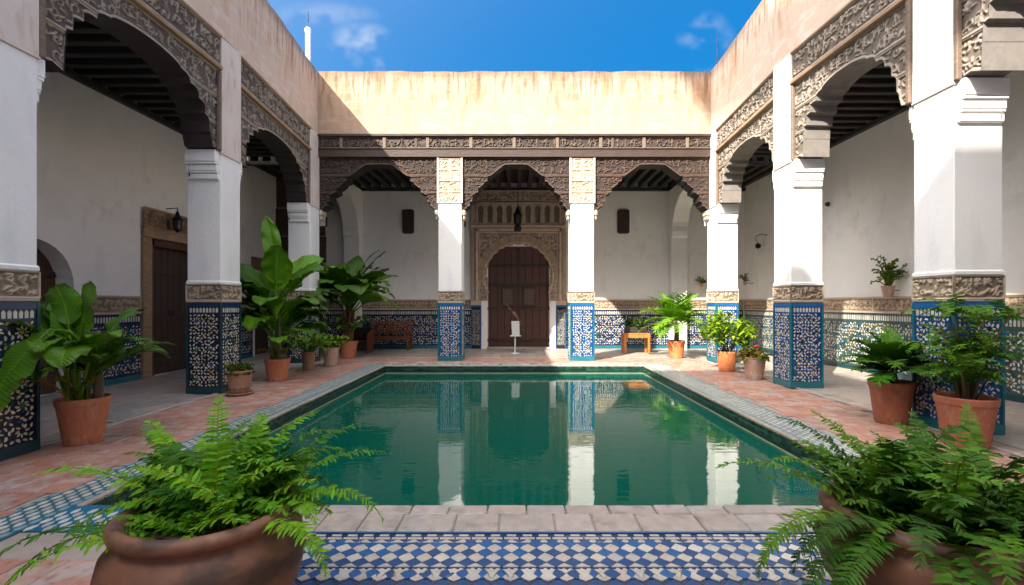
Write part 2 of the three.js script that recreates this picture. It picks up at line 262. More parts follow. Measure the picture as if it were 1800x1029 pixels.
// a grid sheet given by a function (i, j) -> {p, c}; smooth normals
function sheet(nu, nv, f) {
  const pos = [], col = [], uv = [], idx = [];
  for (let j = 0; j <= nv; j++) for (let i = 0; i <= nu; i++) { const q = f(i / nu, j / nv); pos.push(...q.p); col.push(...(q.c || [1, 1, 1])); uv.push(...q.t); }
  for (let j = 0; j < nv; j++) for (let i = 0; i < nu; i++) { const a = j * (nu + 1) + i, b = a + 1, c = a + nu + 2, d = a + nu + 1; idx.push(a, b, c, a, c, d); }
  const g = new THREE.BufferGeometry(); g.setAttribute('position', new THREE.Float32BufferAttribute(pos, 3)); g.setAttribute('color', new THREE.Float32BufferAttribute(col, 3)); g.setAttribute('uv', new THREE.Float32BufferAttribute(uv, 2)); g.setIndex(idx); g.computeVertexNormals(); return g;
}

// ------------------------------------------------------------------ carving: scrolls and upright letters in relief
class Carve {
  constructor(w, h, seed, cell = 0.2, kind = 'letters') {
    this.bin = new Map(); this.q = 0.06; const r = rng(seed);
    const seg = (x0, y0, x1, y1, a, b) => { const n = Math.max(1, Math.ceil(Math.hypot(x1 - x0, y1 - y0) / 0.03)); for (let i = 0; i < n; i++) this.put([lerp(x0, x1, i / n), lerp(y0, y1, i / n), lerp(x0, x1, (i + 1) / n), lerp(y0, y1, (i + 1) / n), lerp(a, b, i / n)]); };
    const rows = Math.max(1, Math.round(h / cell)), ch = h / rows, cols = Math.max(1, Math.round(w / (ch * 0.8))), cw = w / cols;
    for (let j = 0; j < rows; j++) for (let i = 0; i < cols; i++) {
      const cx = (i + 0.5) * cw, cy = (j + 0.5) * ch, k = r();
      if (kind === 'letters' && k < 0.55) {
        const x = cx + (r() - 0.5) * cw * 0.3, lean = (r() - 0.5) * cw * 0.25; seg(x, cy - ch * 0.4, x + lean, cy + ch * 0.42, 0.010, 0.013);
        seg(x + lean, cy + ch * 0.42, x + lean + cw * 0.2 * (r() < 0.5 ? -1 : 1), cy + ch * 0.33, 0.012, 0.006);
        if (r() < 0.6) seg(x, cy - ch * 0.4, x + cw * 0.5, cy - ch * 0.42, 0.013, 0.009);
      }
      const n = 2 + (r() < 0.5 ? 1 : 0);
      for (let e = 0; e < n; e++) {
        const R = ch * (0.16 + 0.2 * r()), ox = cx + (r() - 0.5) * cw * 0.6, oy = cy + (r() - 0.5) * ch * 0.5, a0 = r() * 6.28, sg = r() < 0.5 ? -1 : 1, turn = 3 + 3 * r();
        let px = null, py; for (let q = 0; q <= 9; q++) { const t = q / 9, rr = R * (1 - 0.72 * t), a = a0 + sg * turn * t, x = ox + rr * Math.cos(a), y = oy + rr * Math.sin(a); if (px !== null) seg(px, py, x, y, 0.0095 - 0.003 * t, 0.0095 - 0.003 * t); px = x; py = y; }
        const la = a0 + Math.PI * r(); seg(ox + R * Math.cos(la), oy + R * Math.sin(la), ox + R * 1.8 * Math.cos(la + 0.5), oy + R * 1.8 * Math.sin(la + 0.5), 0.014, 0.002);
      }
    }
  }
  put(s) { const q = this.q, m2 = 0.03, x0 = Math.floor((Math.min(s[0], s[2]) - m2) / q), x1 = Math.floor((Math.max(s[0], s[2]) + m2) / q), y0 = Math.floor((Math.min(s[1], s[3]) - m2) / q), y1 = Math.floor((Math.max(s[1], s[3]) + m2) / q); for (let x = x0; x <= x1; x++) for (let y = y0; y <= y1; y++) { const k = x * 4096 + y; let b = this.bin.get(k); if (!b) this.bin.set(k, b = []); b.push(s); } }
  at(x, y) {
    const b = this.bin.get(Math.floor(x / this.q) * 4096 + Math.floor(y / this.q)); if (!b) return 0; let d = 1;
    for (const s of b) { const dx = s[2] - s[0], dy = s[3] - s[1], t = clamp(((x - s[0]) * dx + (y - s[1]) * dy) / (dx * dx + dy * dy + 1e-9)), e = Math.hypot(x - s[0] - t * dx, y - s[1] - t * dy) - s[4]; if (e < d) d = e; }
    return smooth(0.005, -0.0035, d);
  }
}
// a carved board in local x, y with its face towards +z; its lower edge may be cut by an arch
function board({ u0, u1, ya, yb, arch = null, us = null, carve, face = 0, deep = 0.022, rim = 0.03, hi, lo, res = 0.0125, seed = 1 }) {
  let cols = []; const n = Math.ceil((u1 - u0) / res); for (let i = 0; i <= n; i++) cols.push(lerp(u0, u1, i / n));
  if (us) { cols.push(...us.filter((u) => u > u0 && u < u1)); cols.sort((a, b) => a - b); }
  const rows = Math.max(3, Math.ceil((yb - ya) / res)), pos = [], col = [], uv = [], idx = [], start = [];
  for (const u of cols) {
    const yl = arch ? Math.max(ya, arch(u)) : ya; if (yl > yb - 0.004) { start.push(-1); continue; }
    start.push(pos.length / 3);
    for (let j = 0; j <= rows; j++) {
      const y = lerp(yl, yb, j / rows), e = Math.min(u - u0, u1 - u, yb - y, y - ya, arch ? (y - arch(u)) * 0.8 + (arch(u) < ya ? 1 : 0) : 1);
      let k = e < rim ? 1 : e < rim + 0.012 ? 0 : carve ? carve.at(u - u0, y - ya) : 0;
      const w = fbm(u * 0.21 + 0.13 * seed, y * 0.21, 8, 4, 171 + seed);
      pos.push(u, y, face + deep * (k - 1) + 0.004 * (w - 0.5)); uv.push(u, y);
      const c = mix3(lo, hi, k * 0.85 + 0.15), ww = 0.7 + 0.6 * w; col.push(c[0] * ww, c[1] * ww, c[2] * ww);  // colour darker in the recesses, lighter on the raised carving
    }
  }
  for (let i = 0; i + 1 < cols.length; i++) { const a = start[i], b = start[i + 1]; if (a < 0 || b < 0) continue; for (let j = 0; j < rows; j++) idx.push(a + j, b + j, b + j + 1, a + j, b + j + 1, a + j + 1); }
  const g = new THREE.BufferGeometry(); g.setAttribute('position', new THREE.Float32BufferAttribute(pos, 3)); g.setAttribute('color', new THREE.Float32BufferAttribute(col, 3)); g.setAttribute('uv', new THREE.Float32BufferAttribute(uv, 2)); g.setIndex(idx); g.computeVertexNormals(); return g;
}
function polyAt(P) { return (u) => { if (u <= P[0][0] || u >= P[P.length - 1][0]) return -1; let a = 0, b = P.length - 1; while (b - a > 1) { const c = (a + b) >> 1; if (P[c][0] <= u) a = c; else b = c; } return lerp(P[a][1], P[b][1], (u - P[a][0]) / (P[b][0] - P[a][0] + 1e-9)); }; }
function monotone(pts) { const o = []; for (const p of pts) if (!o.length || p[0] > o[o.length - 1][0] + 0.0015) o.push(p); return o; }

// ------------------------------------------------------------------ zellige: cut tiles set round eight-pointed stars
const WHITE = [0.62, 0.60, 0.54];
function mosaic(b, w, h, cell, map, { seed = 1, accents = [[0.012, 0.02, 0.05], [0.55, 0.33, 0.03], [0.03, 0.17, 0.06], [0.02, 0.09, 0.36]], whites = [WHITE, [0.68, 0.67, 0.63], [0.52, 0.52, 0.46], [0.60, 0.54, 0.42]], lift = 0.003, part = 0.86 } = {}) {
  const r = rng(seed), nx = Math.max(1, Math.round(w / cell)), ny = Math.max(1, Math.round(h / cell)), cx = w / nx, cy = h / ny, R = Math.min(cx, cy);
  const put = (pts, c) => { const k = 0.8 + 0.4 * r(); b.prism(pts.map(([x, y]) => [clamp(x, 0.004, w - 0.004), clamp(y, 0.004, h - 0.004)]), 0, lift * (0.7 + 0.6 * r()), map, mul(c, k)); };
  const pick = (a) => a[Math.floor(r() * a.length)], hue = () => r() < part ? pick(whites) : pick(accents);
  const leaf = (x, y, a, L, wd, bend) => { const ca = Math.cos(a), sa = Math.sin(a), P = (t, q) => { const u = (t - 0.5) * L, v = q * wd + bend * (4 * t * (1 - t) - 0.6); return [x + ca * u - sa * v, y + sa * u + ca * v]; }; put([P(0, 0), P(0.25, -0.42), P(0.65, -0.5), P(1, -0.1), P(0.9, 0.3), P(0.5, 0.5), P(0.15, 0.35)], hue()); };
  for (let j = 0; j <= ny; j++) for (let i = 0; i <= nx; i++) {
    if (i < nx && j < ny) {
      const x = (i + 0.5) * cx, y = (j + 0.5) * cy, flip = (i + j) % 2, star = []; for (let k = 0; k < 8; k++) { const a = k * Math.PI / 4 + 0.39, q = R * (k % 2 ? 0.105 : 0.07); star.push([x + q * Math.cos(a), y + q * Math.sin(a)]); }
      put(star, pick(accents));
      for (let k = 0; k < 8; k++) {
        const a = k * Math.PI / 4 + (r() - 0.5) * 0.3, q = R * 0.205;
        leaf(x + q * Math.cos(a), y + q * Math.sin(a), a + (flip ? 0.35 : -0.35), R * 0.19, R * 0.085 * (0.8 + 0.5 * r()), R * 0.02);
        const a2 = a + 0.39, q2 = R * (0.385 + 0.03 * r()); leaf(x + q2 * Math.cos(a2) * 1.04, y + q2 * Math.sin(a2) * 1.04, a2 + (flip ? 1 : -1) * (0.9 + 0.5 * r()), R * 0.21, R * 0.10 * (0.8 + 0.5 * r()), R * 0.035);
        if (k % 2) { const q3 = R * 0.56; leaf(x + q3 * Math.cos(a), y + q3 * Math.sin(a), a + 0.5 * (r() - 0.5), R * 0.17, R * 0.09, R * 0.02); }
      }
    }
    if (i > 0 && i < nx && j < ny) leaf(i * cx, (j + 0.5) * cy, 1.57 + 0.6 * (r() - 0.5), R * 0.2, R * 0.09, R * 0.03); if (j > 0 && j < ny && i < nx) leaf((i + 0.5) * cx, j * cy, 0.6 * (r() - 0.5), R * 0.2, R * 0.09, R * 0.03);
    if (i > 0 && j > 0 && i < nx && j < ny) { const x = i * cx, y = j * cy, q = R * 0.06; put([[x + q, y], [x, y + q], [x - q, y], [x, y - q]], pick(accents)); }
  }
}

// ================================================================== THE SETTING
// measures (x, depth): courtyard faces of the pillars
const LP = [[-4.9, 1.35, 0.59], [-4.92, 4.39, 0.59], [-4.95, 8.07, 0.60], [-5.27, 12.27, 0.55]];
const RP = [[5.0, 2.4, 0.59], [5.0, 5.54, 0.59], [4.87, 8.61, 0.55], [5.1, 12.42, 0.55]];
const BD = 12.75, BACK = 16.35, XL = -7.56, XR = 7.67, CEIL = 5.33, TOP = 7.65, FRIEZE = 5.985, SPRING = 4.02;
const SHADE_HOUSE = 22, POOL = { x0: -3.24, x1: 3.06, d0: 3.59, d1: 11.8 }, WATER = -0.19;

// ---- ground under everything, with the basin left open
{
  const s = new THREE.Shape(); s.moveTo(-120, -120); s.lineTo(120, -120); s.lineTo(120, 120); s.lineTo(-120, 120); s.closePath();
  const h = new THREE.Path(); h.moveTo(POOL.x0 - 0.05, POOL.d0 - 0.05); h.lineTo(POOL.x0 - 0.05, POOL.d1 + 0.05); h.lineTo(POOL.x1 + 0.05, POOL.d1 + 0.05); h.lineTo(POOL.x1 + 0.05, POOL.d0 - 0.05); h.closePath(); s.holes.push(h);
  const g = new THREE.ShapeGeometry(s); g.rotateX(-Math.PI / 2);
  const o = mesh('ground', g, m.joint); o.position.y = -0.014; o.userData = { kind: 'structure', label: 'grey mortar bed and ground under the courtyard paving', category: 'ground' };
}
// ---- paving: tiles of terracotta and slabs of stone
function tileGeo(w, d, seed, bev = 0.006) { const r = rng(seed), g = new MB(); g.box(0, -0.01 + 0.004 * (r() - 0.5), 0, w, 0.024, d, bev); const ox = r() * 3, oz = r() * 3, e = g.done(false); for (let i = 0; i < e.attributes.uv.count; i++) e.attributes.uv.setXY(i, e.attributes.uv.getX(i) + ox, e.attributes.uv.getY(i) + oz); return e; }
function paving(parent, spots, w, d, mats, name, limit, seed, gap = 0.008) {
  const r = rng(seed), geos = []; for (let i = 0; i < 10; i++) geos.push(tileGeo(w - gap * (0.7 + 0.8 * r()), d - gap * (0.7 + 0.8 * r()), seed + i));
  spots.sort((a, b) => Math.hypot(a[0], a[1]) - Math.hypot(b[0], b[1]));
  const rest = mats.map(() => []);
  spots.forEach(([x, dd], i) => {
    const g = geos[Math.floor(r() * 10)], k = Math.floor(Math.pow(r(), 1.4) * mats.length), tilt = [(r() - 0.5) * 0.012, (r() < 0.5 ? 0 : Math.PI) + (r() - 0.5) * 0.012, (r() - 0.5) * 0.012], y = 0.003 * (r() - 0.5);
    if (i < limit) { const o = mesh(name, g, mats[k], parent); o.position.set(x, y, -dd); o.rotation.set(...tilt); } else { const q = g.clone(); q.applyMatrix4(new THREE.Matrix4().compose(new THREE.Vector3(x, y, -dd), new THREE.Quaternion().setFromEuler(new THREE.Euler(...tilt)), new THREE.Vector3(1, 1, 1))); rest[k].push(q); }
  });
  rest.forEach((q, k) => { if (q.length) stuff(mesh(name + 's', mergeGeometries(q), mats[k], parent)); });
}
{
  const floor = setting('courtyard_floor', 'worn terracotta tile paving round the pool', 'floor');
  const spots = [], tw = 0.248, td = 0.33;
  const free = (x, d) => !(x > POOL.x0 - 0.46 && x < POOL.x1 + 0.53 && d > 2.98 && d < POOL.d1 + 0.46) && !(d > 2.3 && d < 3.2 && x > -2.2 && x < 2.75);
  for (let j = 0, d = 1.2 - 5 * td + td / 2; d < 13.35; d += td, j++) for (let x = -4.98 + (j % 2 ? 0 : tw / 2); x < 5.02; x += tw) if (free(x, d) && x > -5.0 && x < 4.93) spots.push([x, d]);
  paving(floor, spots, tw, td, terraMats, 'tile', 290, 301);
  const gal = setting('gallery_floor', 'grey stone slab paving under the arcades', 'floor');
  const gs = [], sw = 0.52, sd = 0.62;
  for (let j = 0, d = 1.2 - 3 * sd + sd / 2; d < BACK + 0.3; d += sd, j++) for (let x = XL - 0.2 + (j % 2 ? 0.26 : 0); x < XR + 0.3; x += sw) if (x < -5.25 || x > 5.19 || d > 13.65) gs.push([x, d]);
  paving(gal, gs, sw, sd, stoneMats, 'slab', 120, 331, 0.006);
  const kerb = new MB(); kerb.box(-5.03, 0.004, -6.5, 0.06, 0.026, 13.2, 0.008); mesh('border_strip', kerb, m.stone, gal); const kerb2 = new MB(); kerb2.box(4.97, 0.004, -6.5, 0.06, 0.026, 13.2, 0.008); mesh('border_strip', kerb2, m.stone, gal);
}
// ---- pool: basin, coping, water
{
  const pool = setting('pool_basin', 'rectangular basin wall of dark green tile round the pool', 'pool');
  const { x0, x1, d0, d1 } = POOL, b = new MB(), Y = -0.6;
  b.box(x0 - 0.06, Y / 2 - 0.02, -(d0 + d1) / 2, 0.12, -Y, d1 - d0 + 0.24, 0.004); b.box(x1 + 0.06, Y / 2 - 0.02, -(d0 + d1) / 2, 0.12, -Y, d1 - d0 + 0.24, 0.004);
  b.box((x0 + x1) / 2, Y / 2 - 0.02, -d1 - 0.06, x1 - x0, -Y, 0.12, 0.004); b.box((x0 + x1) / 2, Y / 2 - 0.02, -d0 + 0.06, x1 - x0, -Y, 0.12, 0.004);
  mesh('basin_wall', b, m.water_tile, pool);
  const rows = new MB(), r = rng(51);                      // small glazed tiles above the water line
  for (let k = 0; k < 2; k++) {
    const y = -0.045 - 0.058 * k;
    for (let x = x0 + 0.06; x < x1 - 0.04; x += 0.1) rows.box(x, y, -d1 + 0.003, 0.094, 0.052, 0.008, 0.002, mul([0.014, 0.05, 0.036], 0.5 + 1.2 * r()));
    for (let d = d0 + 0.06; d < d1 - 0.04; d += 0.1) for (const [x, s] of [[x0, 1], [x1, -1]]) rows.box(x + s * 0.003, y, -d, 0.008, 0.052, 0.094, 0.002, mul([0.014, 0.05, 0.036], 0.5 + 1.2 * r()));
  }
  stuff(mesh('basin_tiles', rows, m.tile, pool));
  const l = new MB(); l.box((x0 + x1) / 2, WATER + 0.006, -d1 + 0.014, x1 - x0, 0.022, 0.03, 0.006); l.box(x0 + 0.012, WATER + 0.006, -(d0 + d1) / 2, 0.025, 0.022, d1 - d0, 0.006); l.box(x1 - 0.012, WATER + 0.006, -(d0 + d1) / 2, 0.025, 0.022, d1 - d0, 0.006); mesh('water_line_ledge', l, m.ledge, pool);
  const fl = new MB(); fl.box((x0 + x1) / 2, Y - 0.05, -(d0 + d1) / 2, x1 - x0 + 0.3, 0.1, d1 - d0 + 0.3, 0); mesh('basin_floor', fl, m.water_tile, pool);
  const w = new THREE.PlaneGeometry(x1 - x0, d1 - d0, 1, 1); w.rotateX(-Math.PI / 2); const uv = w.attributes.uv; for (let i = 0; i < uv.count; i++) uv.setXY(i, uv.getX(i) * (x1 - x0), uv.getY(i) * (d1 - d0));
  const o = mesh('water', w, m.water); o.position.set((x0 + x1) / 2, WATER, -(d0 + d1) / 2); o.userData = { kind: 'structure', label: 'still dark green pool water mirroring the arcade', category: 'water' };

  const cop = setting('pool_coping', 'narrow mosaic coping of small white and blue tiles along the pool', 'coping');
  const c = new MB(), rr = rng(61), tone = (k) => [[0.50, 0.52, 0.50], [0.42, 0.47, 0.50], [0.05, 0.17, 0.26], [0.16, 0.32, 0.36], [0.56, 0.54, 0.48], [0.025, 0.06, 0.16], [0.40, 0.38, 0.34]][k];
  const strip = (xa, xb, da, db, along) => { const nx = Math.round((xb - xa) / (along ? 0.062 : 0.1)), nd = Math.round((db - da) / (along ? 0.1 : 0.062)), wx = (xb - xa) / nx, wd = (db - da) / nd;
    for (let i = 0; i < nx; i++) for (let j = 0; j < nd; j++) { const edge = along ? (i === 0 || i === nx - 1) : (j === 0 || j === nd - 1); const k = edge ? 3 : rr() < 0.68 ? [0, 1, 4, 6][Math.floor(rr() * 4)] : [2, 3, 5][Math.floor(rr() * 3)], sh = along && i % 2 ? 0.5 : 0; c.box(xa + (i + 0.5) * wx, -0.004 + 0.003 * (rr() - 0.5), -(da + (j + 0.5 + sh * 0) * wd), wx - 0.006, 0.022, wd - 0.006, 0.003, mul(tone(k), 0.85 + 0.3 * rr())); } };
  for (const [xa, xb, da, db] of [[x0 - 0.43, x0 - 0.055, 3.04, d1 + 0.4], [x1 + 0.055, x1 + 0.53, 3.04, d1 + 0.4], [x0 - 0.05, -2.06, 3.2, d0 + 0.02]]) {
    const bed = new MB(); bed.box((xa + xb) / 2, -0.012, -(da + db) / 2, xb - xa, 0.024, db - da, 0.002); mesh('tile_bed', bed, db < d1 ? m.copingBlue : xa > 0 ? m.copingGrey : m.copingTeal, cop);
    const nx = Math.round((xb - xa) / 0.062), wx = (xb - xa) / nx, lens = []; for (let q = 0; q < 4; q++) { const g = new MB(), k = () => 0.85 + 0.3 * rr(); g.prism([[0.047 * k(), 0], [0.02, 0.019 * k()], [-0.02, 0.019 * k()], [-0.047 * k(), 0], [-0.02, -0.019 * k()], [0.02, -0.019 * k()]], -0.003, 0.003, (u, v, y) => [v, y, u]); lens.push(g.done(false)); }
    const mats = [[0.60, 0.58, 0.52], [0.52, 0.54, 0.54], [0.44, 0.42, 0.38], [0.22, 0.36, 0.40]].map((c) => M('coping_glaze', c, { map: T.mottle, roughness: 0.3 })), rest = mats.map(() => []); let near = 0;
    for (let d = da + 0.04; d < db - 0.07; d += 0.103) for (let i = 0; i < nx; i++) { const dd = d + (i % 2 ? 0.05 : 0), k = (i === 0 || i === nx - 1) && nx < 12 ? 3 : Math.floor(Math.pow(rr(), 1.3) * 3), g = lens[Math.floor(rr() * 4)], x = xa + (i + 0.5) * wx, ry = (rr() - 0.5) * 0.25; if (dd < 5.2 && near++ < 140) { const t = mesh('tile', g, mats[k], cop); t.position.set(x, 0.0005, -dd); t.rotation.y = ry; } else { const q = g.clone(); q.rotateY(ry); q.translate(x, 0.0005, -dd); rest[k].push(q); } }
    rest.forEach((q, k) => q.length && stuff(mesh('coping_tiles', mergeGeometries(q), mats[k], cop)));
  }
 strip(x0 - 0.05, x1 + 0.05, d1 + 0.055, d1 + 0.4, false);
  stuff(mesh('coping_tiles', c, m.tile, cop));
  const e = new MB(), re = rng(67);
  for (let d = d0; d < d1 - 0.01; d += 0.205) for (const x of [x0 - 0.025, x1 + 0.025]) e.box(x + 0.004 * (re() - 0.5), -0.012, -(d + 0.1), 0.055 + 0.008 * re(), 0.042, 0.197, 0.01);
  for (let x = x0; x < x1 - 0.01; x += 0.21) e.box(x + 0.1, -0.012, -d1 - 0.025, 0.202, 0.042, 0.055, 0.01);
  stuff(mesh('edge_stones', e, m.edge, cop));
}
// ---- the front: pale slabs, then the blue and white diamonds
{
  const apron = setting('stone_coping', 'pale stone slabs along the near edge of the pool', 'coping'), r = rng(71);
  for (const [da, db, wmin] of [[3.46, 3.61, 0.22], [3.195, 3.46, 0.24]]) for (let x = -2.02 - wmin * 0.05; x < 3.0;) { const w = wmin + 0.2 * r() * r() + 0.06 * r(), g = tileGeo(w - 0.008, db - da - 0.007, Math.floor(r() * 1e6), 0.008), o = mesh('slab', g, paleMats[Math.floor(r() * 5)], apron); o.position.set(x + w / 2, 0.004 * (r() - 0.5), -(da + db) / 2); o.rotation.set((r() - 0.5) * 0.012, (r() - 0.5) * 0.05, (r() - 0.5) * 0.012); x += w; }
  const f = setting('tile_panel', 'blue and white diamond tile band in front of the pool', 'tile floor');
  const bx = new MB(); bx.box(0.27, -0.016, -2.75, 4.96, 0.024, 0.88, 0); mesh('tile_bed', bx, m.navy, f);
  const P = 0.103, xa = -2.1, n = 47, tri = rng(73);
  const W4 = [[0.48, 0.45, 0.40], [0.40, 0.385, 0.36], [0.53, 0.50, 0.46], [0.45, 0.39, 0.33]].map((c, i) => M('white_glaze', c, { map: T.mottle, bumpMap: T.bump, bumpScale: 0.006, roughness: 0.2 + 0.07 * i })), B4 = [[0.002, 0.070, 0.225], [0.002, 0.05, 0.165], [0.003, 0.088, 0.26], [0.004, 0.026, 0.085]].map((c) => M('blue_glaze', c, { map: T.mottle, roughness: 0.42 }));
  const poly = (pts, h) => { const b = new MB(); b.prism(pts, -0.012, h, (x, d, y) => [x, y, -d]); return b.done(false); };
  const j = () => (tri() - 0.5) * 0.009, sx = P / 2 - 0.002, sd = 0.052;
  const dia = [0, 1, 2, 3, 4, 5].map(() => poly([[sx + j() * 0.3, j()], [0.55 * sx, 0.54 * sd + j() * 0.5], [j(), sd + j() * 0.4], [-0.55 * sx, 0.54 * sd + j() * 0.5], [-sx + j() * 0.3, j()], [-0.55 * sx, -0.54 * sd + j() * 0.5], [j(), -sd], [0.55 * sx, -0.54 * sd + j() * 0.5]], 0.001));
  const tip = poly([[sx, -0.012], [0, 0.03], [-sx, -0.012]], 0.001), vase = [0, 1, 2, 3].map(() => poly([[0, -0.066], [0.028, -0.048], [0.045, -0.03 + j()], [0.02, 0.008 + j()], [0.045, 0.05 + j()], [0.024, 0.06], [0.012, 0.045 + j()], [-0.01, 0.062 + j()], [-0.022, 0.05], [-0.045, 0.052 + j()], [-0.02, 0.008 + j()], [-0.045, -0.03 + j()], [-0.028, -0.048]], 0.001));
  const put = (g, mt, x, d, nm) => { const o = mesh(nm, g, mt, f); o.position.set(x, 0.002 * (tri() - 0.5), -d); o.rotation.set((tri() - 0.5) * 0.03, (tri() - 0.5) * 0.07, (tri() - 0.5) * 0.03); };
  const Wm = () => W4[Math.floor(tri() * 4)], Bm = () => B4[Math.floor(tri() * 3)], small = [], smallB = []; const add = (a, g, x, d) => { const q = g.clone(); q.translate(x, 0, -d); a.push(q); };
  const up = poly([[0.03, -0.012], [0.03, 0.012], [-0.03, 0.012], [-0.03, -0.012]], 0.001), bar = poly([[0.046, -0.013], [0.046, 0.012], [-0.046, 0.012], [-0.046, -0.013]], 0.001);
  for (let i = 0; i < n; i++) {
    const x = xa + i * P; put(dia[i % 6], Wm(), x, 2.972, 'tile'); put(dia[(i + 2) % 6], Wm(), x, 2.862, 'tile'); put(dia[(i + 4) % 6], Bm(), x + P / 2, 2.917, 'tile'); put(dia[(i + 1) % 6], Bm(), x + P / 2, 3.027, 'tile'); put(vase[i % 4], Wm(), x, 2.685, 'tile'); if (i > 5 && i < 41) put(dia[(i + 3) % 6], Bm(), x + P / 2, 2.69, 'tile');
    add(small, tip, x, 3.052); add(small, tip, x, 2.772); add(small, bar, x, 3.096); add(small, up, x, 3.135); add(smallB, dia[(i + 3) % 6], x + P / 2, 2.807); add(small, dia[i % 6], x, 2.51); add(smallB, dia[i % 6], x + P / 2, 2.575); add(smallB, dia[(i + 1) % 6], x + P / 2, 2.44);
  }
  mesh('border_tile', poly([[2.74, 3.165], [2.74, 3.185], [-2.2, 3.185], [-2.2, 3.165]], 0.0015), B4[0], f);
  stuff(mesh('border_tiles', mergeGeometries(small), W4[1], f)); stuff(mesh('blue_border_tiles', mergeGeometries(smallB), B4[1], f));
}

// ---- pillars
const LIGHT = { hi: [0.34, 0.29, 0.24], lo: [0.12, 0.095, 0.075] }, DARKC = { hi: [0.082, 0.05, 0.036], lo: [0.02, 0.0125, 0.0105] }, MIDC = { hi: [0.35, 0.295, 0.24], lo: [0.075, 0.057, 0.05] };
function dadoParts(p, w) {                                  // tiled foot of a pillar of width w centred on the group
  const hw = w / 2, core = new MB(); core.box(0, 0.78, 0, w - 0.02, 1.56, w - 0.02, 0.004); mesh('tile_bed', core, m.ink, p);
  const bl = new MB(), te = new MB(), mo = new MB(), st = [];
  for (let k = 0; k < 4; k++) {
    const q = new THREE.Matrix4().makeRotationY(k * Math.PI / 2), map = (u, v, h) => { const e = new THREE.Vector3(u - hw + 0.05, v + 0.12, hw - 0.0095 + h).applyMatrix4(q); return [e.x, e.y, e.z]; };
    mosaic(mo, w - 0.1, 1.22, 0.25, map, { seed: 400 + k });
    const r = rng(90 + k); for (let i = 0; i < 9; i++) { const u = (i + 0.5) * (w - 0.1) / 9; mo.prism([[u - 0.017, 1.24], [u + 0.017, 1.24], [u + 0.019, 1.30], [u, 1.325], [u - 0.019, 1.30]], 0, 0.003, map, mul(WHITE, 0.8 + 0.35 * r())); }
    const bx = (b, x, y, ww, hh, dd) => { const g = new MB(); g.box(x, y, hw - 0.006, ww, hh, dd, 0.003); b.geo(g.done(false), q); };
    bx(bl, 0, 1.482, w - 0.07, 0.07, 0.016); bx(bl, 0, 1.352, w - 0.1, 0.018, 0.014); bx(te, 0, 0.06, w + 0.002, 0.115, 0.02);
    for (const s of [-1, 1]) bx(te, s * (hw - 0.015), 0.82, 0.028, 1.40, 0.018);
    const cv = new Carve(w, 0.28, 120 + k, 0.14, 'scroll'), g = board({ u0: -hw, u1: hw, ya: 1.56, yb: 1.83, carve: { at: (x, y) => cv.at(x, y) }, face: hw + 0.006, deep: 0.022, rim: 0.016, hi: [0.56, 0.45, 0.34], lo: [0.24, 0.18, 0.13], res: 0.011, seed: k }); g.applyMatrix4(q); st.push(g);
  }
  stuff(mesh('zellige', mo, m.tile, p)); mesh('blue_border', bl, m.blue, p); mesh('teal_border', te, m.teal, p); mesh('stucco_band', mergeGeometries(st), m.stucco, p);
  const cap = new MB(); cap.box(0, 1.545, 0, w + 0.004, 0.03, w + 0.004, 0.006); cap.box(0, 1.70, 0, w - 0.04, 0.28, w - 0.04, 0); mesh('band_core', cap, m.cream, p);
}
function impost(b, w, hw, s) {                             // stepped corbel under the arch, on side s of the pillar (along z)
  const st = [[3.58, 3.68, 0.035], [3.68, 3.715, 0.055], [3.715, 3.82, 0.062], [3.82, 3.86, 0.09], [3.86, 4.06, 0.10]];
  for (const [y0, y1, o] of st) b.box(0, (y0 + y1) / 2, s * (hw + o / 2 - 0.01), w - 0.07, y1 - y0, o + 0.02, 0.012);
}
function sidePillar(label, w) {
  const p = thing('pillar', label, 'pillar', [0, 0, 0], 0, 'tiled pillars of the side arcades'), hw = w / 2; dadoParts(p, w);
  const sh = new MB(); sh.box(0, 1.86, 0, w + 0.012, 0.07, w + 0.012, 0.018); sh.box(0, (1.88 + SPRING) / 2, 0, w - 0.025, SPRING - 1.88, w - 0.025, 0.012); mesh('shaft', sh, m.white, p);
  for (const q of [1, -1]) { const im = new MB(); impost(im, w, hw, q); mesh('impost', im, m.white, p); }
  const up = new MB(); up.box(0, (SPRING + FRIEZE) / 2 + 0.01, 0, w, FRIEZE - SPRING - 0.02, w, 0.012); mesh('upper_pier', up, m.pink, p);
  const tr = new MB(); tr.box(0, SPRING + 0.012, 0, w + 0.014, 0.03, w + 0.014, 0.008); mesh('trim', tr, m.pink, p);
  return p;
}
const centre = ([x, d, w], s) => [x + s * w / 2, 0, -(d + w / 2)];
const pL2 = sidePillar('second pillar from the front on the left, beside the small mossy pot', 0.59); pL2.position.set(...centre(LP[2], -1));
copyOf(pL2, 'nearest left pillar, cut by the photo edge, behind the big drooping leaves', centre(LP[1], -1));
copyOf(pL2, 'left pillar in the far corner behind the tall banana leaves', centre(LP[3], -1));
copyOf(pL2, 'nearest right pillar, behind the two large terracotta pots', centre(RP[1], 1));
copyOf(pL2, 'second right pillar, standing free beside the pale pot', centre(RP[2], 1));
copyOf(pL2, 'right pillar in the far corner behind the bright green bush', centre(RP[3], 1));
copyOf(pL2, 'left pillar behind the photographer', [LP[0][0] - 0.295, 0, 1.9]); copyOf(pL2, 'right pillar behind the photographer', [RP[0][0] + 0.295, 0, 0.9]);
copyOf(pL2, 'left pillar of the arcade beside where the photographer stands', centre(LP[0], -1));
copyOf(pL2, 'right pillar of the arcade beside where the photographer stands', centre(RP[0], 1));
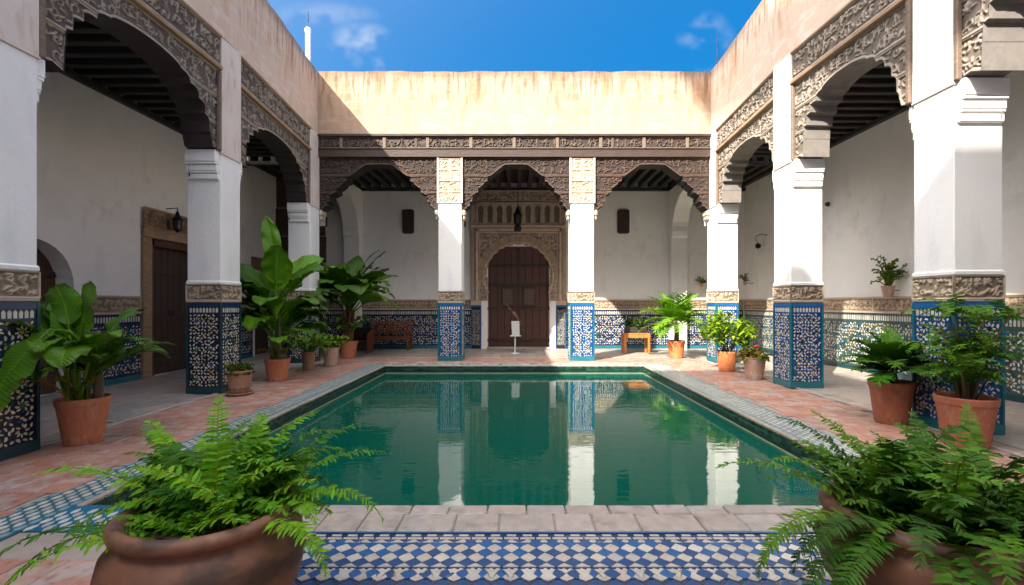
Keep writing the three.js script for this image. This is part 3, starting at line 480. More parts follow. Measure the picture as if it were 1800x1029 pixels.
for (const c of scene.children) if (c.name.startsWith('pillar') && c.position.x < 0) c.traverse((q) => { if (q.name === 'teal_border') q.material = m.inkTeal; if (q.name === 'blue_border') q.material = m.inkBlue; }); else if (c.name.startsWith('pillar')) c.traverse((q) => { if (q.name === 'tile_bed') q.material = m.deepBlue; if (q.name === 'upper_pier') q.material = m.white; });
function backPillar(label) {
  const w = 0.64, hw = w / 2, p = thing('square_pillar', label, 'pillar', [0, 0, 0], 0, 'pillars beside the arched door'); dadoParts(p, w); p.children[0].material = m.deepBlue;
  const sh = new MB(); sh.box(0, (1.84 + 5.36) / 2, 0, w - 0.03, 5.36 - 1.84, w - 0.03, 0.012); mesh('shaft', sh, m.white, p);
  const cv = new Carve(w, 1.2, 611, 0.22, 'letters'), gs = [];
  for (let k = 0; k < 4; k++) { const q = new THREE.Matrix4().makeRotationY(k * Math.PI / 2), n = 4; for (let i = 0; i < n; i++) { const g = board({ u0: -hw + 0.02, u1: hw - 0.02, ya: 4.17 + i * 0.295, yb: 4.46 + i * 0.295, carve: { at: (x, y) => cv.at(x, y + i * 0.295) }, face: hw + 0.012, deep: 0.02, rim: 0.02, hi: [0.62, 0.52, 0.40], lo: [0.34, 0.26, 0.19], res: 0.0125, seed: i + k }); g.applyMatrix4(q); gs.push(g); } }
  mesh('carved_panel', mergeGeometries(gs), m.stucco, p);
  const ed = new MB(); for (const sx of [-1, 1]) for (const sz of [-1, 1]) ed.box(sx * (hw - 0.005), 4.76, sz * (hw - 0.005), 0.045, 1.2, 0.045, 0.008); mesh('panel_edge', ed, m.pink, p);
  return p;
}
const pB1 = backPillar('pillar left of the arched door, half shaded by a slanting shadow'); pB1.position.set(-1.79, 0, -(BD + 0.32));
copyOf(pB1, 'sunlit pillar right of the arched door, full white', [1.71, 0, -(BD + 0.32)]);

// ---- carved arches between the pillars
function sideArchLine(S, ys, rise, k, A) {
  const c = S / 2, a = S / 2 - 0.2, pts = []; for (let i = 0; i <= 260; i++) { const t = Math.PI * (1 - i / 260), sc = Math.sin(t), s = A * Math.pow(1 - Math.abs(Math.sin(k * t)), 1.3) * smooth(0.96, 0.8, sc); pts.push([c + Math.sign(Math.cos(t)) * a * Math.pow(Math.abs(Math.cos(t)), 0.9) * (1 - s), ys + rise * Math.pow(sc, 0.8) * (1 - s * 0.6)]); }
  return monotone([[c - a - 0.14, ys - 0.02], [c - a - 0.135, ys + 0.03], [c - a - 0.03, ys + 0.05], ...pts, [c + a + 0.03, ys + 0.05], [c + a + 0.135, ys + 0.03], [c + a + 0.14, ys - 0.02]]);
}
function archBay({ name, label, P0, P1, seed, tone, side, woodM, group, line, levels, top, T: thick = 0.5, frieze, plank, rec = 0.035 }) {
  const g = thing(name, label, 'carved arch', [0, 0, 0], 0, group), S = place(g, P0, P1);
  const pts = line(S), arch = polyAt(pts), us = pts.map((p) => p[0]), f = -rec;
  // boards, from the top down; those cut in two by the arch are two boards
  levels.forEach(([ya, yb], i) => {
    const apexCut = Math.max(...pts.filter((p) => p[1] > ya).map((p) => p[1]), -9) >= yb - 0.004;
    const spans = apexCut ? [[0, S / 2], [S / 2, S]] : [[0, S]];
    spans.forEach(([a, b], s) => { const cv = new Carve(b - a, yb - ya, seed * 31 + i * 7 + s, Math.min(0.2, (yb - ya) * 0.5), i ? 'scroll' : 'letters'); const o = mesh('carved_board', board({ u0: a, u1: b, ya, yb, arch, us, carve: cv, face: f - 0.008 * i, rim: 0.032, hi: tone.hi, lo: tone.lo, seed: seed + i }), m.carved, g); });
  });
  const so = new MB(), mid = [];                          // the underside of the arch, and the plain inner face
  for (let i = 0; i + 1 < pts.length; i++) { const [a, b] = [pts[i], pts[i + 1]]; so.quad([a[0], a[1], -thick], [b[0], b[1], -thick], [b[0], b[1], f + 0.002], [a[0], a[1], f + 0.002]); }
  mesh('soffit', so, woodM, g);
  const bk = new MB(); for (let i = 0; i + 1 < pts.length; i++) { const [a, b] = [pts[i], pts[i + 1]]; bk.quad([b[0], b[1], -thick], [a[0], a[1], -thick], [a[0], top, -thick], [b[0], top, -thick]); }
  bk.quad([pts[0][0], SPRING - 0.4, -thick], [0, SPRING - 0.4, -thick], [0, top, -thick], [pts[0][0], top, -thick]); const e = pts[pts.length - 1][0]; bk.quad([S, SPRING - 0.4, -thick], [e, SPRING - 0.4, -thick], [e, top, -thick], [S, top, -thick]);
  bk.box(S / 2, (top + FRIEZE) / 2, -thick / 2 - 0.06, S, FRIEZE - top, thick - 0.14, 0);
  mesh('inner_face', bk, woodM, g);
  if (frieze) {
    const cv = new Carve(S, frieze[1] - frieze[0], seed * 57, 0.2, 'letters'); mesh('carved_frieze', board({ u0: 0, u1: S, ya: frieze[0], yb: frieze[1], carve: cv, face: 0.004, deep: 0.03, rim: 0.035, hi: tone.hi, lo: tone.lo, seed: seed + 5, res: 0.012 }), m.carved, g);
    const ls = new MB(); ls.box(S / 2, frieze[0] - 0.04, -0.01, S, 0.07, 0.09, 0.012); ls.box(S / 2, frieze[1] + 0.012, -0.01, S, 0.05, 0.07, 0.012); mesh('moulding', ls, side < 0 ? m.tanWood : m.tanWood, g);
    for (const u of [0.03, S - 0.03]) { const vs = new MB(); vs.box(u, (SPRING + frieze[0]) / 2 - 0.03, -0.015, 0.06, frieze[0] - SPRING - 0.12, 0.06, 0.01); mesh('edge_strip', vs, m.greyWood, g); }
  }
  return g;
}
const LV = [[4.95, 5.40], [4.50, 4.95], [SPRING, 4.50]];
const sideLine = (S) => sideArchLine(S, SPRING + 0.02, 1.06, 14, 0.085);
const faceAt = (A, B, d) => lerp(A[0], B[0], (d - A[1]) / (B[1] - A[1]));
[[0, 'carved arch over the left arcade at the photographer', 3], [1, 'large carved arch at upper left, above the left wall door', 5], [2, 'carved arch of the far left bay, behind the tall banana plant', 8]].forEach(([i, label, seed]) => {
  const A = LP[i], B = LP[i + 1], d0 = A[1] + A[2], d1 = B[1];
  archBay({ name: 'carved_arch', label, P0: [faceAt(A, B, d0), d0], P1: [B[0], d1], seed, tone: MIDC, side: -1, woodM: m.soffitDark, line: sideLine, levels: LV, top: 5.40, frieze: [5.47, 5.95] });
});
[[0, 'carved arch at the right edge of the photo, mostly cut off', 13], [1, 'large carved arch at upper right over the sunlit wall patches', 15], [2, 'carved arch of the far right bay above the bright bush', 18]].forEach(([i, label, seed]) => {
  const A = RP[i], B = RP[i + 1], d0 = A[1] + A[2], d1 = B[1];
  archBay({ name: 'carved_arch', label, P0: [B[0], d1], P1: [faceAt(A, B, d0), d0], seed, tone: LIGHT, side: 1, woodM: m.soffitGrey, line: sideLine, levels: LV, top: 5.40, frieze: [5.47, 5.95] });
});
const backLine = (S) => {
  const k = S / 2.86, half = [[0.05, 3.9], [0.054, 4.02], [0.10, 4.03], [0.14, 4.09], [0.20, 4.11], [0.204, 4.20], [0.23, 4.215], [0.27, 4.23], [0.274, 4.40], [0.33, 4.41], [0.36, 4.45], [0.42, 4.46], [0.424, 4.58], [0.47, 4.59], [0.51, 4.64], [0.56, 4.67], [0.59, 4.74], [0.67, 4.76], [0.675, 4.88], [0.75, 4.90], [0.95, 5.06], [1.12, 5.19], [1.3, 5.2]];
  return monotone([...half.map(([u, y]) => [u * k, y]), ...half.slice().reverse().map(([u, y]) => [S - u * k, y])]);
};
const BLV = [[4.90, 5.365], [4.45, 4.90], [3.97, 4.45]];
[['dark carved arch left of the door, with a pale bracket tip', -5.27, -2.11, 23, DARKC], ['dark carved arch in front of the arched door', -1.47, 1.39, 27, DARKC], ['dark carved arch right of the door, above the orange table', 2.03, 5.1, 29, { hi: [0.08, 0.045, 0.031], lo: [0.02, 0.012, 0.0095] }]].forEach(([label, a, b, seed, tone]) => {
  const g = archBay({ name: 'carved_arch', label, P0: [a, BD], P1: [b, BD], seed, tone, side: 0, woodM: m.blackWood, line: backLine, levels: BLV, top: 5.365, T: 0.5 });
  const S = b - a; for (const u of [0.045, S - 0.045]) { const t = new MB(); t.box(u, 3.92, -0.2, 0.09, 0.16, 0.36, 0.03); t.box(u, 3.80, -0.2, 0.06, 0.12, 0.28, 0.03); mesh('bracket_tip', t, m.cream, g); }
});
{ // long beam over the back arcade
  const g = thing('carved_beam', 'long dark carved beam across the back arcade under the sunlit wall', 'beam', [-5.27, 0, -BD]), S = 10.37;
  const pl = new MB(); pl.box(S / 2, 5.48, -0.2, S, 0.215, 0.47, 0.01); mesh('plank', pl, m.darkWood, g);
  for (let i = 0; i < 4; i++) { const u0 = S * i / 4 + 0.006, u1 = S * (i + 1) / 4 - 0.006, cv = new Carve(u1 - u0, 0.3, 700 + i, 0.3, 'letters'); mesh('carved_frieze', board({ u0, u1, ya: 5.60, yb: 5.90, carve: cv, face: 0.03, deep: 0.03, rim: 0.03, hi: [0.14, 0.10, 0.072], lo: DARKC.lo, seed: i, res: 0.0125 }), m.carved, g); }
  const mo = new MB(); mo.box(S / 2, 5.94, -0.17, S, 0.075, 0.5, 0.015); mo.box(S / 2, 5.595, -0.17, S, 0.02, 0.46, 0.006); mo.box(S / 2, 5.75, -0.21, S, 0.29, 0.42, 0); mesh('moulding', mo, m.darkWood, g);
  for (let i = 0; i < 9; i++) { const br = new MB(); br.box(0.62 + i * 1.14, 5.75, 0.012, 0.09, 0.30, 0.06, 0.012); mesh('bracket', br, m.greyWood, g); }
}
// ---- parapet walls above
function parapetWall(name, label, line, thick, seed) {
  const g = setting(name, label, 'wall'); const r = rng(seed);
  for (let i = 0; i + 1 < line.length; i++) {
    const seg = new THREE.Group(), S = place(seg, line[i], line[i + 1]), nu = Math.ceil(S / 0.08), nv = 14, off = seed * 1.7 + i * 2.3;
    const topY = (u) => TOP + 0.055 * (fbm(u * 0.11 + off, 0.3, 16, 4, seed) - 0.5);
    const face = sheet(nu, nv, (a, b) => { const u = a * S, y = lerp(FRIEZE, topY(u), b); return { p: [u, y, 0.012 * (fbm(u * 0.13 + off, y * 0.13, 8, 4, seed + 2) - 0.5) + (b > 0.99 ? -0.015 : 0)], t: [u + off, (y - FRIEZE)] }; });
    const b = new MB(); for (let k = 0; k < nu; k++) { const u0 = k / nu * S, u1 = (k + 1) / nu * S; b.quad([u0, topY(u0), -0.015], [u1, topY(u1), -0.015], [u1, TOP, -thick], [u0, TOP, -thick]); }
    b.quad([S, FRIEZE, -thick], [0, FRIEZE, -thick], [0, TOP, -thick], [S, TOP, -thick]); b.quad([0, FRIEZE, -thick], [S, FRIEZE, -thick], [S, FRIEZE, 0], [0, FRIEZE, 0]);
    seg.updateMatrix(); face.applyMatrix4(seg.matrix); mesh('plaster_face', face, m.parapet, g); const q = b.done(false); q.applyMatrix4(seg.matrix); mesh('wall_top', q, m.pink, g);
  }
  return g;
}
parapetWall('parapet_left', 'pinkish plaster parapet above the left arcade, in shade', [[-4.9, -5.0], [-4.95, 8.3], [-5.275, BD]], 0.55, 3);
parapetWall('parapet_right', 'pale sunlit plaster parapet above the right arcade', [[5.1, BD], [4.875, 8.6], [5.0, 5.5], [5.0, -5.0]], 0.55, 5);
parapetWall('parapet_back', 'stained ochre plaster parapet above the back beam, sunlit', [[-5.275, BD], [5.1, BD]], 0.55, 7).children[0].material = m.parapetBack;

// ---- gallery walls with tiled dado
function wallDado(g, u0, u1, seed, cell = 0.3) {
  const b = new MB(), bed = new MB(), te = new MB(), W2 = u1 - u0; bed.box((u0 + u1) / 2, 0.66, 0.008, W2, 1.31, 0.03, 0); mesh('tile_bed', bed, m.navy, g);
  const map = (u, v, h) => [u0 + u, 0.12 + v, 0.0232 + h];
  mosaic(b, W2, 1.0, cell, map, { seed, part: 0.72, accents: [[0.02, 0.10, 0.34], [0.012, 0.03, 0.09], [0.55, 0.33, 0.03], [0.04, 0.20, 0.07], [0.03, 0.22, 0.26], [0.30, 0.12, 0.03]] });
  const r = rng(seed + 5); for (let u = 0.03; u < W2 - 0.03; u += 0.062) b.prism([[u, 1.035], [u + 0.036, 1.035], [u + 0.038, 1.12], [u + 0.018, 1.15], [u - 0.002, 1.12]], 0, 0.003, map, mul(WHITE, 0.75 + 0.4 * r()));
  stuff(mesh('zellige', b, m.tile, g));
  te.box((u0 + u1) / 2, 0.055, 0.016, W2, 0.105, 0.032, 0.004); mesh('teal_border', te, m.teal, g);
  const cv = new Carve(W2, 0.26, seed + 9, 0.13, 'scroll'); mesh('stucco_band', board({ u0, u1, ya: 1.335, yb: 1.63, carve: cv, face: 0.04, deep: 0.018, rim: 0.03, hi: [0.44, 0.34, 0.25], lo: [0.17, 0.125, 0.09], res: 0.016, seed }), m.stucco, g);
  const cp = new MB(); cp.box((u0 + u1) / 2, 1.645, 0.02, W2, 0.03, 0.06, 0.008); cp.box((u0 + u1) / 2, 1.32, 0.02, W2, 0.028, 0.05, 0.006); mesh('band_edge', cp, m.cream, g);
}
function plasterWall(g, w, h, holes, thick = 0.4) {
  const s = new THREE.Shape(); s.moveTo(0, -0.02); s.lineTo(w, -0.02); s.lineTo(w, h); s.lineTo(0, h); s.closePath();
  for (const pts of holes) { const p = new THREE.Path(); pts.forEach(([x, y], i) => i ? p.lineTo(x, y) : p.moveTo(x, y)); p.closePath(); s.holes.push(p); }
  const e = new THREE.ExtrudeGeometry(s, { depth: thick, bevelEnabled: false }); e.translate(0, 0, -thick); mesh('plaster', e, m.white, g);
}
const rect = (a, b, y0, y1) => [[a, y0], [b, y0], [b, y1], [a, y1]];
const D0 = -4.9;                                             // where the side walls begin
{
  const g = setting('wall_left', 'white wall of the left gallery with tiled dado', 'wall', [XL, 0, -D0], Math.PI / 2);
  const ua = 6.75 - D0, ub = 8.24 - D0, niche = [[ua, 0.0], [ub, 0.0]]; for (let i = 0; i <= 16; i++) { const t = i / 16 * Math.PI, c = (ua + ub) / 2, a = (ub - ua) / 2; niche.push([c + a * Math.cos(t), 1.72 + 0.82 * Math.pow(Math.sin(t), 0.85)]); }
  plasterWall(g, BACK - D0 + 0.4, CEIL + 0.3, [niche, rect(9.9 - D0, 11.75 - D0, 0.0, 2.86), rect(13.9 - D0, 15.0 - D0, 0.0, 2.35)]);
  wallDado(g, 0.1, ua - 0.02, 801); wallDado(g, ub + 0.02, 9.66 - D0, 803); wallDado(g, 11.99 - D0, 13.75 - D0, 805); wallDado(g, 15.15 - D0, BACK - D0 - 0.05, 807);
  const r = setting('wall_right', 'white wall of the right gallery with tiled dado', 'wall', [XR, 0, -BACK], -Math.PI / 2);
  plasterWall(r, BACK - D0, CEIL + 0.3, []); wallDado(r, 0.05, BACK - 10.4, 811); wallDado(r, BACK - 10.4 + 0.005, BACK - 5.2, 813); wallDado(r, BACK - 5.2 + 0.005, BACK - D0, 815); r.traverse((q) => { if (q.name === 'tile_bed') q.material = m.greenBed; if (q.name === 'teal_border') q.material = m.inkTeal; });
  const b = setting('wall_back', 'white rear wall behind the back arcade with tiled dado', 'wall', [XL, 0, -BACK]);
  plasterWall(b, XR - XL, CEIL + 0.3, [rect(-1.0 - XL, 1.06 - XL, 0, 3.45)]); wallDado(b, 0.05, -1.56 - XL, 821); wallDado(b, 1.62 - XL, XR - XL - 0.05, 823);
}
// ---- ceilings with beams, and the roof slabs above
function ceiling(label, x0, x1, d0, d1, along, seed) {
  const g = setting('gallery_ceiling', label, 'ceiling'), r = rng(seed), p = new MB(); p.box((x0 + x1) / 2, 5.63, -(d0 + d1) / 2, x1 - x0, 0.05, d1 - d0, 0); mesh('boards', p, m.blackWood, g);
  const rf = new MB(); rf.box((x0 + x1) / 2, 5.80, -(d0 + d1) / 2, x1 - x0 + 0.1, 0.28, d1 - d0 + 0.1, 0); mesh('roof_slab', rf, m.pink, g);
  const L = along ? x1 - x0 : d1 - d0, n = Math.round((along ? d1 - d0 : x1 - x0) / 0.34), bg = new MB(); along ? bg.box(0, 0, 0, L, 0.2, 0.13, 0.012) : bg.box(0, 0, 0, 0.13, 0.2, L, 0.012); const geo = bg.done(false);
  for (let i = 0; i < n; i++) { const o = mesh('beam', geo, m.blackWood, g), t = (i + 0.5) / n; along ? o.position.set((x0 + x1) / 2, 5.5, -lerp(d0, d1, t)) : o.position.set(lerp(x0, x1, t), 5.5, -(d0 + d1) / 2); o.rotation.y = (r() - 0.5) * 0.006; }
  const pl = new MB(); if (along) for (const x of [x0 + 0.05, x1 - 0.05]) pl.box(x, 5.37, -(d0 + d1) / 2, 0.12, 0.1, d1 - d0, 0.01); else for (const d of [d0 + 0.05, d1 - 0.05]) pl.box((x0 + x1) / 2, 5.37, -d, x1 - x0, 0.1, 0.12, 0.01); mesh('wall_plate', pl, m.blackWood, g);
}
ceiling('dark beamed ceiling of the left gallery', XL, -5.42, D0, 12.9, true, 1);
ceiling('dark beamed ceiling of the right gallery', 5.45, XR, D0, 12.9, true, 2);
ceiling('dark beamed ceiling of the back gallery behind the arches', XL, XR, 13.25, BACK, false, 3);

// ---- cross walls with arches at both ends of the back gallery
function crossArch(label, x, pos) {
  const g = thing('plaster_arch', label, 'arch', [x, 0, -(BD + 0.55)], Math.PI / 2), L = BACK - BD - 0.55, s = new THREE.Shape();
  s.moveTo(0, SPRING - 0.35); const c = (L - 0.05) / 2; s.lineTo(0, CEIL); s.lineTo(L, CEIL); s.lineTo(L, 0); s.lineTo(L - 0.28, 0); s.lineTo(L - 0.28, SPRING - 0.3); s.lineTo(L - 0.36, SPRING - 0.25); s.lineTo(L - 0.36, SPRING - 0.1);
  const a = (L - 0.36) / 2; for (let i = 0; i <= 24; i++) { const t = i / 24 * Math.PI, k = 0.035 * (1 - Math.abs(Math.sin(7 * t))); s.lineTo(a + a * Math.cos(t) * (1 - k), SPRING - 0.1 + 1.15 * Math.sin(t) * (1 - k)); }
  s.closePath(); const e = new THREE.ExtrudeGeometry(s, { depth: 0.5, bevelEnabled: true, bevelSize: 0.012, bevelThickness: 0.012, bevelSegments: 1 }); e.translate(0, 0, -0.5); mesh('arch_wall', e, m.white, g);
}
crossArch('grey white plaster arch beside the left bench, meeting the rear wall', -5.27, 0); crossArch('white plaster arch right of the back arcade, meeting the rear wall', 5.62, 0);

// ================================================================== DOORS
{ // arched door in the carved portal
  const Z = -(BACK - 0.02), g = thing('carved_portal', 'carved stucco portal with a notched horseshoe arch round the door', 'portal', [0.03, 0, Z]);
  const hi = [0.58, 0.455, 0.365], lo = [0.23, 0.165, 0.13];
  const cyl = 2.42, rad = 1.16, horse = []; for (let i = 0; i <= 160; i++) { const t = lerp(Math.PI * 1.17, -Math.PI * 0.17, i / 160), k = 0.075 * Math.pow(Math.abs(Math.sin(13 * t)), 0.6); horse.push([(rad - k) * Math.cos(t), cyl + (rad - k) * Math.sin(t)]); }
  // field round the arch, in a column grid
  const P = monotone(horse.filter((p) => p[1] >= cyl)), arch = polyAt(P), us = P.map((p) => p[0]), cv = new Carve(2.9, 1.9, 911, 0.15, 'scroll');
  mesh('carved_field', board({ u0: -1.34, u1: 1.34, ya: cyl, yb: 3.93, arch, us, carve: cv, face: 0.09, deep: 0.02, rim: 0.05, hi, lo, res: 0.014, seed: 3 }), m.stucco, g);
  for (const s of [-1, 1]) { const c2 = new Carve(0.5, 1.0, 915 + s, 0.13, 'scroll'); mesh('carved_jamb', board({ u0: s > 0 ? 1.03 : -1.34, u1: s > 0 ? 1.34 : -1.03, ya: 1.60, yb: cyl - 0.002, carve: c2, face: 0.088, deep: 0.02, rim: 0.03, hi, lo, res: 0.014, seed: 4 }), m.stucco, g); }
  const ring = new MB(), band = (r0, r1, z0, z1, c, e = 0.03) => { for (let i = 0; i < 60; i++) { const a = lerp(Math.PI * (1 + e), -Math.PI * e, i / 60), b = lerp(Math.PI * (1 + e), -Math.PI * e, (i + 0.94) / 60); const q = (r, t, z) => [r * Math.cos(t), cyl + r * Math.sin(t), z]; const k = 0.85 + 0.3 * ((i * 7) % 5) / 5; ring.quad(q(r0, b, z1), q(r1, b, z1), q(r1, a, z1), q(r0, a, z1), mul(c, k)); ring.quad(q(r0, a, z0), q(r0, b, z0), q(r0, b, z1), q(r0, a, z1), mul(c, k)); ring.quad(q(r1, b, z0), q(r1, a, z0), q(r1, a, z1), q(r1, b, z1), mul(c, k)); } };
  band(1.12, 1.19, 0.0, 0.12, [0.62, 0.48, 0.34], 0.16); band(1.20, 1.36, 0.0, 0.105, [0.46, 0.34, 0.24]); band(1.37, 1.41, 0.0, 0.115, [0.60, 0.46, 0.33]); mesh('arch_band', ring, m.stucco, g);
  const so = new MB(); for (let i = 0; i + 1 < horse.length; i++) so.quad([horse[i][0], horse[i][1], -0.3], [horse[i + 1][0], horse[i + 1][1], -0.3], [horse[i + 1][0], horse[i + 1][1], 0.1], [horse[i][0], horse[i][1], 0.1], [0.34, 0.24, 0.16]); mesh('arch_soffit', so, m.stucco, g);
  const fr = new MB(); for (const s of [-1, 1]) { fr.box(s * 1.40, 2.86, 0.06, 0.09, 2.5, 0.16, 0.012, mul(hi, 1.1)); fr.box(s * 1.53, 3.3, 0.04, 0.14, 3.35, 0.10, 0.012, mul(hi, 0.8)); } fr.box(0, 4.0, 0.06, 2.89, 0.1, 0.16, 0.012, mul(hi, 1.1)); fr.box(0, 4.12, 0.06, 3.2, 0.09, 0.2, 0.014, hi); mesh('frame', fr, m.stucco, g);
  // row of blind niches
  const nb = new MB(); nb.box(0, 4.57, 0.02, 2.92, 0.8, 0.05, 0, mul(lo, 0.9)); mesh('niche_bed', nb, m.stucco, g);
  for (let i = 0; i < 9; i++) { const x = -1.28 + i * 0.32, sh = new THREE.Shape(); sh.moveTo(x - 0.158, 4.18); sh.lineTo(x + 0.158, 4.18); sh.lineTo(x + 0.158, 4.93); sh.lineTo(x - 0.158, 4.93); sh.closePath(); const h = new THREE.Path(); h.moveTo(x - 0.085, 4.24); for (let k = 0; k <= 12; k++) { const t = Math.PI * (1 - k / 12); h.lineTo(x + 0.115 * Math.cos(t) * (k % 12 ? 1 : 0.8), 4.62 + 0.22 * Math.sin(t)); } h.lineTo(x + 0.085, 4.24); h.closePath(); sh.holes.push(h); const e = new THREE.ExtrudeGeometry(sh, { depth: 0.045, bevelEnabled: true, bevelSize: 0.008, bevelThickness: 0.01, bevelSegments: 1 }); e.translate(0, 0, 0.045); const b = new MB(); b.geo(e, null, mul(hi, 0.8 + 0.04 * (i % 3))); mesh('niche', b, m.stucco, g); }
  const ct = new Carve(2.95, 0.36, 921, 0.2, 'letters'); mesh('carved_frieze', board({ u0: -1.5, u1: 1.5, ya: 4.97, yb: 5.32, carve: ct, face: 0.1, deep: 0.02, rim: 0.03, hi, lo, res: 0.014, seed: 6 }), m.stucco, g);
  for (const s of [-1, 1]) { const jm = new MB(); jm.box(s * 1.15, 0.8, 0.03, 0.2, 1.62, 0.22, 0.012); mesh('white_jamb', jm, m.white, g); } const bb = new MB(); bb.box(0, 1.75, -0.35, 2.4, 3.5, 0.04, 0); mesh('dark_backing', bb, m.blackWood, g);
  for (const s of [-1, 1]) { const d = new MB(), bed = new MB(), te = new MB(); bed.box(s * 1.43, 0.73, 0.05, 0.34, 1.46, 0.06, 0.004); mesh('tile_bed', bed, m.ink, g); mosaic(d, 0.26, 1.2, 0.13, (u, v, h) => [s * 1.43 - 0.13 + u, 0.12 + v, 0.0802 + h], { seed: 930 + s}); stuff(mesh('zellige', d, m.tile, g)); for (const q of [-0.155, 0.155]) te.box(s * 1.43 + q, 0.73, 0.05, 0.035, 1.46, 0.075, 0.004); te.box(s * 1.43, 1.42, 0.05, 0.34, 0.05, 0.08, 0.004); mesh('blue_border', te, m.blue, g); const bd = new MB(); bd.box(s * 1.43, 1.54, 0.05, 0.36, 0.16, 0.09, 0.01, hi); mesh('stucco_band', bd, m.stucco, g); }
  const d = new THREE.Group(); d.name = 'door'; d.position.z = -0.06; g.add(d); d.userData.label = 'tall dark double door with two small wicket panels';
  for (const s of [-1, 1]) for (let i = 0; i < 5; i++) { const b = new MB(), w = 0.235, x = s * (0.008 + w / 2 + i * w), ht = i < 4 ? 3.55 : 3.1; b.box(x, ht / 2, 0, w - 0.006, ht, 0.07, 0.006); mesh('plank', b, m.door, d); }
  const rl = new MB(); for (const y of [0.28, 1.35, 2.15, 2.8]) for (const s of [-1, 1]) rl.box(s * 0.56, y, 0.045, 1.04, 0.09, 0.03, 0.008); rl.box(0, 1.7, 0.05, 0.07, 3.35, 0.05, 0.01); mesh('rail', rl, m.darkWood, d);
  for (const s of [-1, 1]) { const w = new MB(); w.box(s * 0.36, 1.75, 0.055, 0.46, 0.66, 0.04, 0.01); mesh('wicket_panel', w, m.darkWood, d); const e = new MB(); e.box(s * 0.36, 1.75, 0.078, 0.34, 0.54, 0.02, 0.01); mesh('wicket_panel', e, m.wicket, d); }
  const st = new MB(); for (const y of [0.28, 2.15, 2.8]) for (let i = 0; i < 9; i++) for (const s of [-1, 1]) st.box(s * (0.12 + i * 0.11), y, 0.064, 0.026, 0.026, 0.016, 0.006); mesh('stud', st, m.iron, d);
  const sl = new MB(); sl.box(0, 0.03, 0.2, 2.1, 0.07, 0.3, 0.012); mesh('threshold', sl, m.stone, d);
}
function framedDoor(label, x, d0, d1, top, frameTop, carvedTop) {  // on the left wall
  const w = d1 - d0, g = thing('wooden_doorway', label, 'door', [x, 0, -d0], Math.PI / 2);
  const fr = new MB(); for (const u of [-0.12, w + 0.12]) fr.box(u, top / 2, 0.0, 0.24, top, 0.12, 0.012); fr.box(w / 2, top + 0.1, 0.01, w + 0.48, 0.2, 0.13, 0.012); mesh('frame', fr, m.tanWood, g);
  const cv = new Carve(w + 0.4, frameTop - top - 0.2, 940, 0.2, 'letters'); mesh('carved_lintel', board({ u0: -0.24, u1: w + 0.24, ya: top + 0.2, yb: frameTop, carve: cv, face: 0.07, deep: 0.02, rim: 0.04, hi: [0.34, 0.22, 0.13], lo: [0.14, 0.085, 0.05], seed: 2 }), m.carved, g);
  const il = new MB(); for (const u of [0.07, w - 0.07]) il.box(u, top / 2, -0.1, 0.14, top, 0.2, 0.012); il.box(w / 2, top - 0.08, -0.1, w, 0.16, 0.2, 0.012); mesh('inner_frame', il, m.door, g);
  const n = 8; for (let i = 0; i < n; i++) { const b = new MB(), ww = (w - 0.28) / n; b.box(0.14 + (i + 0.5) * ww, (top - 0.16) / 2, -0.17, ww - 0.008, top - 0.16, 0.05, 0.006); mesh('plank', b, m.darkWood, g); }
  for (const y of [0.3, 1.2, 2.2]) { const rl = new MB(); rl.box(w / 2, y, -0.135, w - 0.3, 0.1, 0.03, 0.008); mesh('rail', rl, m.darkWood, g); }
  const bb = new MB(); bb.box(w / 2, top / 2, -0.3, w + 0.1, top, 0.04, 0); mesh('dark_backing', bb, m.blackWood, g); const ri = new MB(); ri.geo(new THREE.TorusGeometry(0.06, 0.012, 8, 18), new THREE.Matrix4().makeTranslation(w * 0.42, 1.3, -0.11)); mesh('handle', ri, m.iron, g);
}
framedDoor('brown framed door with carved lintel on the left wall, behind the second pillar', XL, 9.93, 11.72, 2.86, 3.47);
{
  const g = thing('arched_doorway_door', 'dark door set back in the round arched opening at far left', 'door', [XL - 0.34, 0, -7.5], Math.PI / 2);
  for (let i = 0; i < 6; i++) { const b = new MB(); b.box(-0.65 + i * 0.26, 1.3, 0, 0.254, 2.6, 0.06, 0.006); mesh('plank', b, m.door, g); }
  for (const y of [0.4, 1.4, 2.0]) { const r = new MB(); r.box(0, y, 0.045, 1.5, 0.1, 0.03, 0.008); mesh('rail', r, m.darkWood, g); } const bb = new MB(); bb.box(0, 1.3, -0.08, 1.6, 2.6, 0.04, 0); mesh('dark_backing', bb, m.blackWood, g);
  const l = thing('dark_doorway', 'doorway with a grey carved stone lintel at the end of the left gallery', 'doorway', [XL, 0, -14.45], Math.PI / 2);
  const b2 = new MB(); b2.box(0, 2.6, 0.03, 1.5, 0.5, 0.1, 0.015); mesh('lintel', b2, m.greyWood, l); for (let i = 0; i < 4; i++) { const b3 = new MB(); b3.box(-0.41 + i * 0.275, 1.17, -0.2, 0.27, 2.33, 0.05, 0.006); mesh('plank', b3, m.darkWood, l); }
  const p = thing('wooden_screen', 'dark brown wooden screen closing the end of the left gallery', 'screen', [-6.55, 0, -14.6]);
  [[2.0, 2.75], [2.75, 3.55], [3.55, 4.4], [4.4, 5.35]].forEach(([y0, y1], i) => { const b = new MB(); b.box(0.02 * (i % 2), (y0 + y1) / 2, 0.006 * i, 1.5, y1 - y0 - 0.012, 0.05, 0.01); mesh('panel', b, m.darkWood, p); });
}
renderer.setSize(W, H);
